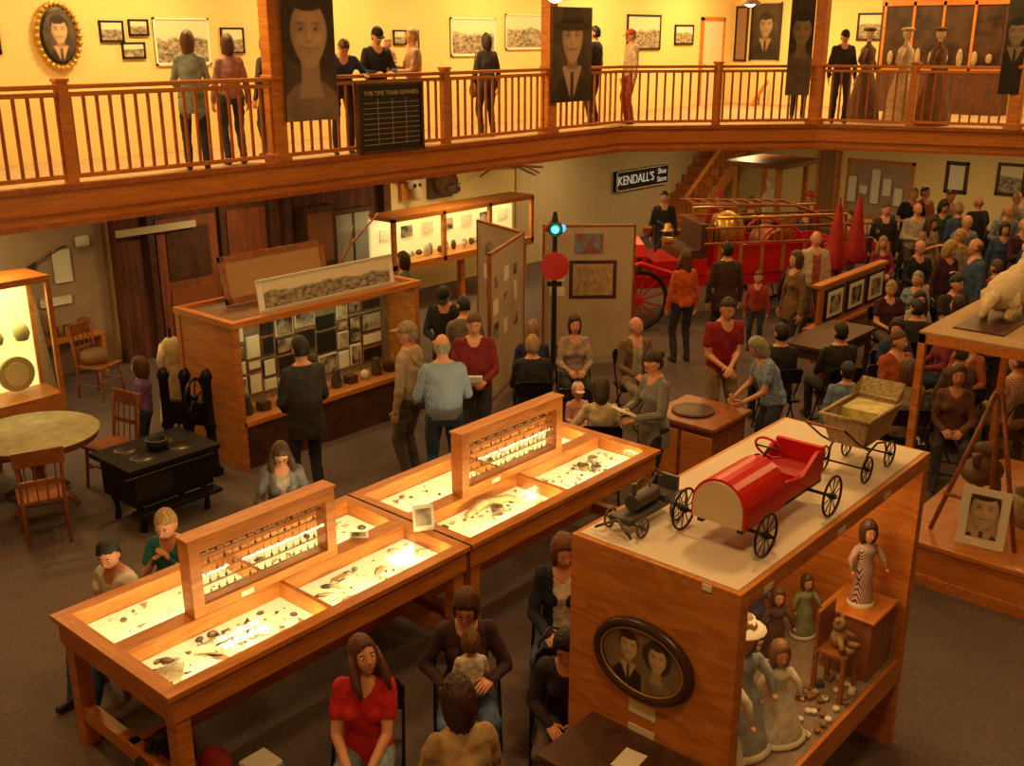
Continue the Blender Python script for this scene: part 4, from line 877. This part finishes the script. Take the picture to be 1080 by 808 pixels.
b=B();b.tube([(8.75,2.75,.4),(8.85,2.4,1.7)],.02,CHW,6);b.tube([(8.75,2.05,.4),(8.85,2.35,1.7)],.02,CHW,6);b.tube([(9.2,2.4,.4),(8.87,2.38,1.7)],.02,CHW,6);b.cyl((8.77,2.68,.75),(8.77,2.15,.75),.018,None,CHW,6);b.done('wooden_easel')
b=B(Matrix.Translation((8.62,2.3,.42))@Matrix.Rotation(math.radians(-90+8),4,'Z')@Matrix.Rotation(-.18,4,'X'));b.box(-.19,0,0,.19,.015,.5,WHT)
board(b,Matrix.Translation((0,-.003,.26)),.24,.36,lambda x,y:ptone(x/.42,(y+.0)/.42,'man',.12,.5),36);b.done('matted_photograph')
b=B();b.lathe([(0,0),(.16,0),(.2,.25),(.18,.3),(.16,.28),(.0,.1)],(9.4,2.1,.4),WICK,16);b.done('wicker_basket')
b=B();LE=M((.15,.07,.035),.6,kind='noise');b.ball((9.5,2.6,.75),(.25,.18,.12),LE,14,8);b.ball((9.65,2.6,.9),(.08,.15,.08),LE);b.tube([(9.3,2.6,.85),(9.28,2.6,.97)],[.03,.05],LE,8);b.lathe([(.03,.4),(.03,.65)],(9.5,2.6,0),CHW,10);b.ball((9.4,2.43,.58),(.14,.02,.17),LE);b.done('leather_saddle')
FUR=M((.75,.62,.42),.95,kind='cloth',col2=(.6,.48,.3),scale=(12,12,12),bump=.6)
b=B(Matrix.Translation((-.25,.42,.05)));b.ball((9.6,2.15,2.4),(.33,.15,.17),FUR,18,12,None,lambda q,w:w*(1+.08*noise.noise(q*3)));b.ball((9.9,2.15,2.44),(.16,.13,.15),FUR,14,10);b.tube([(9.98,2.15,2.48),(10.08,2.15,2.58)],[.09,.07],FUR,10);b.ball((10.12,2.15,2.62),(.1,.07,.07),FUR,12,8);b.ball((10.23,2.15,2.6),(.05,.035,.03),FUR);b.ball((10.28,2.15,2.61),(.014,.014,.012),BLK)
for sx in(-1,1):
    b.ball((10.08,2.15+sx*.05,2.7),(.012,.02,.035),FUR);b.ball((10.17,2.15+sx*.055,2.64),.01,BLK)
    b.tube([(9.9,2.15+sx*.07,2.4),(9.93,2.15+sx*.08,2.28),(9.91,2.15+sx*.08,2.19)],[.06,.035,.03],FUR,8)
    b.tube([(9.4,2.15+sx*.08,2.4),(9.46,2.15+sx*.1,2.3),(9.36,2.15+sx*.1,2.25),(9.4,2.15+sx*.1,2.19)],[.08,.06,.035,.03],FUR,8)
b.tube([(9.28,2.15,2.42),(9.1,2.15,2.4),(8.98,2.15,2.3)],[.05,.06,.02],FUR,8);b.box(8.95,1.95,2.17,10.3,2.35,2.185,DKW);b.done('taxidermy_white_fox')
# ------------------------------------------------------------------ seating
def fchair(x,y,face,name='folding_chair'):
    b=B(Matrix.Translation((x,y,0))@Matrix.Rotation(math.radians(face-90),4,'Z'))
    b.box(-.2,-.18,.42,.2,.2,.445,BLKM)
    for sx in(-1,1):
        b.tube([(sx*.21,.2,0),(sx*.21,.02,.42),(sx*.2,-.2,.8),(sx*.17,-.22,.84)],.011,BLKM,6);b.tube([(sx*.19,-.24,0),(sx*.19,.14,.42)],.011,BLKM,6)
    b.cyl((-.21,.15,.1),(.21,.15,.1),.009,None,BLKM,6);b.cyl((-.19,-.19,.12),(.19,-.19,.12),.009,None,BLKM,6);b.cyl((-.17,-.22,.84),(.17,-.22,.84),.011,None,BLKM,6)
    b.add([(-.19,-.175,.66),(.19,-.175,.66),(.19,-.215,.83),(-.19,-.215,.83),(-.19,-.19,.66),(.19,-.19,.66),(.19,-.23,.83),(-.19,-.23,.83)],[(0,1,2,3),(7,6,5,4),(0,4,5,1),(3,2,6,7),(1,5,6,2),(0,3,7,4)],BLKM);b.done(name)
DK=(.05,.025,.012);BRN=(.14,.06,.02);BLD=(.5,.32,.12);GRH=(.42,.37,.3);BKH=(.015,.01,.008);JEAN=(.05,.1,.22)
def sitp(name,x,y,face,**k):
    fchair(x,y,face);r=math.radians(face);return person(name,x+.02*math.cos(r),y+.02*math.sin(r),face,pose='sit',**k)
sitp('seated_girl',3.4,4.08,222,h=1.62,shirt=(.62,.015,.02),pants=(.26,.36,.48),hair=(.16,.05,.02),style='long',fem=True,short=True,near=2,yaw=30,nod=-14,tilt=4,lh=(-.05,.36,.66),rh=(.07,.34,.66))
sitp('seated_woman',3.36,3.25,60,h=1.68,shirt=(.55,.36,.18),pants=(.1,.08,.07),hair=(.06,.02,.008),style='curly',fem=True,near=2,fat=.03,lean=6,nod=6)
sitp('seated_woman',4.25,4.08,225,h=1.68,shirt=(.06,.025,.035),pants=(.1,.17,.32),hair=(.09,.035,.02),style='bob',fem=True,near=2,lean=6,nod=22,yaw=-10,glasses=True,lh=(-.14,.30,.78),rh=(.16,.26,.74))
person('baby',4.08,3.88,50,pose='sit',h=.8,seat=.62,shirt=(.85,.8,.72),pants=(.3,.38,.5),hair=(.2,.1,.04),hs=1.55,near=2,z=0)
sitp('seated_woman',5.18,4.03,215,h=1.7,shirt=(.02,.02,.05),pants=(.05,.09,.2),hair=(.2,.08,.03),style='bob',fem=True,near=2,lean=4,nod=12,yaw=20,inner=(.85,.78,.68),fat=.01,lh=(-.1,.3,.68),rh=(.08,.32,.68))
sitp('seated_woman',4.42,3.4,215,h=1.55,shirt=(.03,.02,.025),pants=(.14,.1,.08),hair=BKH,style='bob',fem=True,near=2,nod=20,lean=10)
b=B();b.ball((4.7,3.74,.6),(.15,.09,.11),BLK,14,10,None,lambda q,w:V((w.x,w.y,max(w.z,-.1))));b.tube([(4.57,3.74,.66),(4.59,3.76,.8),(4.7,3.76,.86),(4.81,3.76,.8),(4.83,3.74,.66)],.01,BLK,6);b.box(4.57,3.66,0,4.83,3.82,.5,BLK);b.done('black_handbag')
sitp('seated_boy',3.76,6.62,215,h=1.48,hs=1.15,shirt=(.03,.2,.23),pants=(.05,.05,.07),hair=BLD,near=2,lean=8,nod=12,short=True,lh=(-.05,.24,1.02),rh=(.09,.26,1.0),seat=.45)
person('seated_boy',3.24,6.48,192,pose='sit',seat=.42,h=1.5,hs=1.1,shirt=(.82,.76,.68),pants=(.06,.13,.3),hair=BKH,near=2,lean=6,nod=12,short=True,yaw=25,lf=(-.14,.56,.08),rf=(.16,.5,.08))
b=B();b.box(3.06,6.3,.36,3.42,6.66,.42,CHW)
for q in((3.07,6.31),(3.37,6.31),(3.07,6.61),(3.37,6.61)):b.box(q[0],q[1],0,q[0]+.04,q[1]+.04,.36,CHW)
b.done('low_stool',.004)
person('standing_woman',4.75,6.6,235,h=1.5,shirt=(.2,.2,.22),pants=(.06,.06,.09),hair=(.1,.045,.02),style='long',fem=True,near=2,nod=22,glasses=True,lean=10,lh=(-.12,.3,1.0),rh=(.12,.3,1.0),inner=(.5,.42,.36))
person('standing_man',6.05,7.95,75,h=1.78,shirt=(.035,.03,.032),pants=(.03,.03,.04),hair=BKH,near=True,coat=True,fat=.02,nod=10,lh=(-.12,.22,.95),rh=(.12,.22,.95))
person('standing_child',5.55,10.1,130,h=1.22,hs=1.25,shirt=(.26,.13,.45),pants=(.05,.05,.12),hair=BRN,style='bob',near=True)
def bag(b,P,hc):
    b.tube([(-.17,.1,1.42),(.05,.14,1.2),(.24,.1,1.0)],.012,M((.3,.18,.08),.7),6);b.tube([(-.17,-.1,1.42),(.05,-.14,1.2),(.24,-.06,1.0)],.012,M((.3,.18,.08),.7),6);b.ball((.28,0,.88),(.07,.17,.17),M((.35,.2,.09),.7,kind='cloth'),14,10)
person('standing_man',7.12,7.58,110,h=1.78,shirt=(.46,.34,.23),pants=(.12,.1,.08),hair=GRH,near=True,cap=(.34,.25,.16),yaw=15,fat=.015,extra=bag)
person('standing_man',7.0,6.98,50,h=1.78,shirt=M((.32,.42,.56),.8,kind='stripe',col2=(.14,.23,.38),scale=(10,10,10)),pants=JEAN,hair=GRH,style='bald',near=True,fat=.03,nod=8,lh=(-.14,.26,1.02),rh=(.14,.26,1.02))
def paper(b,P,hc):b.cb((.02,.36,1.08),(.22,.02,.16),PAPER,0,Matrix.Rotation(-.6,4,'X'))
person('standing_man',7.92,7.42,222,h=1.75,shirt=(.24,.015,.02),pants=(.05,.05,.06),hair=BRN,near=True,fat=.045,nod=12,lh=(-.11,.3,1.06),rh=(.12,.3,1.06),extra=paper)
person('standing_man',8.9,8.8,215,h=1.72,shirt=(.03,.03,.03),pants=(.04,.04,.05),hair=BKH,cap=(.02,.02,.02),nod=30,lean=8,lh=(-.1,.3,1.05),rh=(.1,.3,1.05))
person('standing_man',8.6,8.2,60,h=1.68,shirt=(.2,.15,.12),pants=(.04,.04,.05),hair=BKH,nod=20)
person('standing_woman',10.0,10.7,140,h=1.66,shirt=(.12,.14,.1),pants=(.04,.04,.05),hair=DK,style='bob',fem=True)
sitp('seated_woman',9.25,7.72,45,h=1.7,shirt=(.03,.04,.12),pants=(.04,.04,.05),hair=(.35,.2,.09),style='bob',fem=True,fat=.03)
sitp('seated_man',8.75,7.3,45,h=1.72,shirt=(.025,.025,.04),pants=(.04,.04,.05),hair=BLD,fat=.03)
sitp('seated_woman',9.9,7.6,225,h=1.65,shirt=(.5,.36,.3),pants=(.05,.05,.06),hair=DK,style='bob',fem=True)
sitp('seated_man',10.25,6.95,235,h=1.7,shirt=(.2,.12,.06),pants=(.3,.24,.16),hair=GRH,style='bald',inner=(.5,.45,.38),yaw=30)
sitp('seated_woman',8.12,5.88,40,h=1.6,shirt=(.72,.6,.42),pants=(.05,.05,.06),hair=(.06,.025,.01),style='curly',fem=True,lh=(-.22,.25,.85),near=True)
fchair(8.55,6.5,230);person('baby',8.55,6.5,230,pose='sit',seat=.445,h=.98,hs=1.45,shirt=(.85,.42,.4),pants=(.7,.5,.45),hair=BRN,cap=(.9,.6,.55),near=True)
def notebook(b,P,hc):b.cb((-.02,.36,1.13),(.2,.02,.26),PAPER,0,Matrix.Rotation(-1.1,4,'X'))
person('standing_woman',8.22,5.3,160,h=1.68,shirt=M((.28,.28,.26),.8,kind='hstripe',col2=(.04,.04,.05),scale=(6,6,6)),pants=(.025,.02,.025),hair=(.05,.02,.012),style='bun',fem=True,near=True,nod=25,coat=True,lh=(-.1,.32,1.08),rh=(.1,.3,1.12),extra=notebook,glasses=True)
person('standing_man',10.15,5.7,235,h=1.8,shirt=(.3,.01,.02),pants=(.32,.22,.12),hair=DK,near=True,short=True,fat=.02,nod=12,lean=4,lh=(.02,.28,1.0),rh=(.06,.26,.98))
person('standing_woman',9.8,4.85,140,h=1.6,shirt=M((.3,.42,.6),.8,kind='noise',col2=(.1,.15,.32),scale=(16,16,16)),pants=(.05,.06,.12),hair=GRH,style='bob',fem=True,near=True,short=True,fat=.03,lean=18,nod=14,lh=(-.12,.42,.95),rh=(.12,.42,.95))
person('standing_woman',12.7,7.8,60,h=1.66,shirt=(.75,.13,.01),pants=(.04,.04,.06),hair=BRN,style='long',fem=True,yaw=30)
person('standing_man',13.25,7.45,50,h=1.75,shirt=(.07,.03,.025),pants=(.04,.04,.05),hair=BKH,coat=True)
person('standing_woman',13.5,6.5,150,h=1.7,shirt=(.22,.12,.06),pants=(.06,.05,.05),hair=BRN,style='bob',fem=True,coat=True)
person('standing_child',13.95,7.3,200,h=1.2,hs=1.2,shirt=(.5,.05,.03),pants=(.05,.05,.08),hair=BRN)
person('standing_man',14.9,6.9,225,h=1.75,shirt=(.6,.5,.36),pants=(.1,.08,.07),hair=(.7,.62,.48),style='bald',inner=(.4,.1,.05),fat=.03)
sitp('seated_man',11.0,5.4,50,h=1.75,shirt=(.02,.018,.018),pants=(.03,.03,.03),hair=BKH,coat=True)
sitp('seated_man',11.5,4.9,50,h=1.75,shirt=(.025,.02,.02),pants=(.03,.03,.03),hair=BKH)
person('standing_man',9.75,4.05,40,h=1.45,shirt=(.16,.25,.42),pants=(.05,.05,.07),hair=BKH,cap=(.05,.05,.06),fat=.03,near=True)
sitp('seated_woman',10.6,3.75,40,h=1.72,shirt=(.34,.26,.16),pants=(.05,.05,.07),hair=BRN,style='bob',fem=True,fat=.03)
sitp('seated_woman',10.9,3.35,200,h=1.65,shirt=(.2,.08,.05),pants=(.05,.05,.07),hair=BRN,style='bob',fem=True)
random.seed(21)
PL1=M((.5,.42,.3),.85,kind='plaid',col2=(.3,.04,.03),scale=(6,6,6));PL2=M((.3,.38,.5),.85,kind='plaid',col2=(.06,.08,.16),scale=(6,6,6))
cols=[(.02,.02,.03),(.05,.1,.22),(.4,.02,.02),(.14,.08,.04),(.02,.04,.12),(.35,.26,.17),PL1,(.45,.1,.02),(.05,.08,.04),(.03,.03,.03),(.06,.012,.03),(.03,.025,.02),PL2,(.5,.45,.38),(.02,.02,.02),(.3,.03,.06)]
hairs=[DK,BRN,DK,BRN,BLD,GRH,BKH]
taken=[(14.9,6.9),(13.5,6.5),(15.75,6.95),(16.5,6.95),(17.3,5.5)]
spots=[]
for i in range(9000):
    X=random.uniform(11.6,21.2);r=random.uniform(.25,.4);Y=X*r
    if 13.3<X<16.9 and Y>5.5:continue
    if 11.9<X<13.9 and Y>4.85:continue
    if X>19.3:Y=min(Y,7.6)
    if all((X-a)**2+(Y-c)**2>.6**2 for a,c in taken):
        taken.append((X,Y));spots.append((X,Y))
    if len(spots)>=64:break
for i,(X,Y) in enumerate(spots):
    fem=random.random()<.5;c=cols[i%len(cols)];hr=random.choice(hairs);fc=random.choice((215,240,190,60,30,130,225))
    st=random.choice(('bob','long','curly','pony')) if fem else random.choice(('short','short','short','bald'))
    kw=dict(h=random.uniform(1.58,1.68) if fem else random.uniform(1.7,1.82),shirt=c,pants=random.choice(((.05,.05,.07),JEAN,(.14,.09,.05))),hair=hr,style=st,fem=fem,nod=random.uniform(-3,15),yaw=random.uniform(-30,30),fat=random.choice((0,.02,.04)),short=random.random()<.2)
    if X<15.5 or random.random()<.35:sitp('seated_visitor',X,Y,fc,**kw)
    else:
        ar=random.choice((None,1,2))
        if ar==1:kw.update(lh=(-.1,.24,1.1),rh=(.12,.26,1.12))
        if ar==2:kw.update(rh=(.05,.26,1.22))
        person('standing_visitor',X,Y,fc,coat=random.random()<.4,lean=random.uniform(-2,6),**kw)
for X,Y,fc,c,fem in[(17.2,11.1,220,(.03,.03,.04),0),(17.9,10.3,225,(.5,.02,.02),0),(18.2,9.8,210,(.05,.04,.04),1),(17.9,7.7,200,(.3,.2,.12),1),(18.5,7.3,215,(.03,.03,.04),0),(19.0,9.0,230,(.45,.03,.03),0),(18.0,8.6,240,(.04,.06,.12),1)]:
    person('standing_visitor',X,Y,fc,h=1.72 if not fem else 1.62,shirt=c,pants=(.04,.04,.06),hair=random.choice(hairs),style='bob' if fem else 'short',fem=bool(fem),cap=(.5,.05,.03) if (not fem and c[0]>.3) else None)
# ------------------------------------------------------------------ mezzanine people
Z=2.9
def mp(*a,**k):person(*a,z=Z,**k)
mp('standing_woman',7.58,11.8,60,h=1.68,shirt=(.3,.38,.38),pants=(.03,.03,.04),hair=(.15,.07,.03),style='bob',fem=True,coat=True,near=True,yaw=-20,lh=(-.12,.28,1.0),rh=(.12,.28,1.0))
mp('standing_woman',8.25,11.95,75,h=1.64,shirt=(.4,.2,.2),pants=(.06,.06,.09),hair=(.1,.04,.02),style='bob',fem=True,near=True)
mp('standing_man',9.95,11.8,240,h=1.7,shirt=(.03,.05,.14),pants=(.05,.05,.08),hair=BRN,lean=28,nod=25,lh=(-.3,.38,1.12),rh=(.25,.4,1.1))
mp('standing_man',10.65,11.85,250,h=1.76,shirt=(.02,.02,.025),pants=(.03,.03,.04),hair=BKH,cap=(.02,.02,.02),nod=15,lean=6,lh=(-.1,.36,1.1),rh=(.14,.36,1.1))
mp('standing_man',11.55,12.0,150,h=1.74,shirt=(.5,.3,.2),pants=(.08,.1,.16),hair=BLD,lh=(-.1,.3,1.1),rh=(.1,.32,1.2))
person('baby',11.3,12.28,230,pose='sit',seat=1.1,z=Z,h=.85,hs=1.45,shirt=(.65,.3,.28),pants=(.6,.5,.4),hair=BLD)
def purse(b,P,hc):b.ball((-.27,0,.8),(.05,.13,.13),M((.12,.05,.02),.6),10,8);b.tube([(-.2,.03,1.42),(-.27,.06,.9)],.01,M((.12,.05,.02),.6),6)
mp('standing_woman',13.3,12.1,70,h=1.66,shirt=(.035,.03,.035),pants=(.04,.04,.06),hair=DK,style='bob',fem=True,extra=purse)
mp('standing_man',16.3,12.15,100,h=1.8,shirt=(.02,.02,.03),pants=(.02,.02,.03),hair=BKH)
mp('standing_man',17.1,11.9,150,h=1.75,shirt=(.6,.48,.36),pants=(.3,.05,.04),hair=GRH,cap=(.5,.1,.05),nod=10)
mp('standing_man',19.9,9.0,215,h=1.74,shirt=(.025,.025,.035),pants=(.03,.03,.05),hair=BKH,cap=(.02,.02,.03),nod=12)
mp('standing_woman',20.4,10.1,215,h=1.62,shirt=(.12,.1,.08),pants=(.04,.04,.05),hair=DK,style='long',fem=True)
mp('standing_woman',9.1,12.3,100,h=1.62,shirt=(.06,.05,.06),pants=(.04,.04,.05),hair=BRN,style='bob',fem=True)
for q,cc in(((20.8,8.9),(.14,.07,.04)),((20.9,8.2),(.6,.45,.3)),((20.7,7.5),(.16,.08,.04))):
    b=B(Matrix.Translation((q[0],q[1],Z)));D=M(cc,.85,kind='cloth',scale=(5,5,5));b.lathe([(.4,.0),(.34,.4),(.2,.85),(.13,1.0),(.17,1.2),(.18,1.35),(.06,1.45),(.05,1.5),(0,1.5)],(0,0,0),D,20,(1,.8))
    for sx in(-1,1):b.tube([(sx*.15,0,1.36),(sx*.27,.02,1.15),(sx*.25,-.1,.95)],[.07,.06,.04],D,8)
    b.cyl((0,0,1.45),(0,0,1.55),.04,None,BO,8);b.ball((0,0,1.64),(.07,.09,.11),BO,12,8);b.ball((0,0,1.72),(.13,.13,.04),D,14,6);b.done('dress_mannequin')
b=B(Matrix.Translation((20.1,10.4,0)));b.lathe([(.2,.0),(.2,.9),(.16,1.0),(.19,1.3),(.18,1.4),(.06,1.48),(0,1.5)],(0,0,0),WHT,18,(1,.8));b.ball((0,0,1.6),(.08,.1,.12),WHT,12,8);b.ball((0,0,1.68),(.11,.12,.05),WHT,12,8);b.done('uniform_mannequin')
b=B();b.ball((2.78,5.3,.17),(.2,.17,.17),BLK,14,10,None,lambda q,w:V((w.x,w.y,max(w.z,-.165))));b.tube([(2.68,5.3,.31),(2.73,5.3,.4),(2.83,5.3,.4),(2.88,5.3,.31)],.012,BLK,6);b.ball((3.0,5.1,.12),(.1,.12,.12),M((.4,.03,.03),.7,kind='cloth'),10,8);b.done('black_backpack')
b=B();b.box(3.05,4.72,0,3.25,4.92,.2,M((.75,.7,.62),.7));b.box(3.04,4.71,.14,3.26,4.93,.17,M((.05,.12,.4),.5));b.done('storage_bin',.01)
# ------------------------------------------------------------------ lamps
def pend(x,y,z,name='pendant_lamp'):
    b=B();b.lathe([(.04,z+.2),(.08,z+.14),(.22,z),(.21,z-.01),(.07,z+.12)],(x,y,0),M((.5,.4,.2),.5),20);b.cyl((x,y,z+.2),(x,y,6.2),.01,None,BLK,6);b.ball((x,y,z+.01),(.1,.1,.06),M((1,.9,.6),.5,emit=25,ecol=(1,.75,.35)),12,8);b.done(name)
pend(19.2,10.65,5.08);pend(12.5,10.05,5.0)
for x,y,pw in[(2,1,80),(2,6,70),(6,3,78),(6,8.5,55),(10,5.5,68),(10,1,55),(14,3,60),(14,8.5,55),(18,5.5,60)]:lightA((x,y,6.1),.7,.7,pw,WARM,name='ceiling_lamp')
for x in(4.5,8,11.5,15,18.5,22):lightA((x,12.4,6.1),.8,.4,130,(1,.62,.22),name='ceiling_lamp')
for y in(4,7.5,10.5):lightA((22.3,y,6.1),1.2,1.2,110,(1,.62,.22),name='ceiling_lamp')
for x,y in((5,12.6),(9,12.4),(13,12.4),(17,12.4),(21,11.5),(22,8),(22.3,5)):lightA((x,y,2.58),.6,.4,33,(1,.68,.28),name='downlight')
w=bpy.data.worlds.new('w');scn.world=w;w.use_nodes=True;w.node_tree.nodes['Background'].inputs[0].default_value=(1,.6,.3,1);w.node_tree.nodes['Background'].inputs[1].default_value=.05
# ------------------------------------------------------------------ camera
cd=bpy.data.cameras.new('camera');cam=bpy.data.objects.new('camera',cd);bpy.context.collection.objects.link(cam)
cd.sensor_width=36;cd.lens=1115/1080*36;cam.location=(0,0,4.5);cd.clip_end=100
p=math.atan(366/1115);hd=math.radians(41)
dirv=V((math.cos(hd)*math.cos(p),math.sin(hd)*math.cos(p),-math.sin(p)));cam.rotation_euler=dirv.to_track_quat('-Z','Y').to_euler();scn.camera=cam
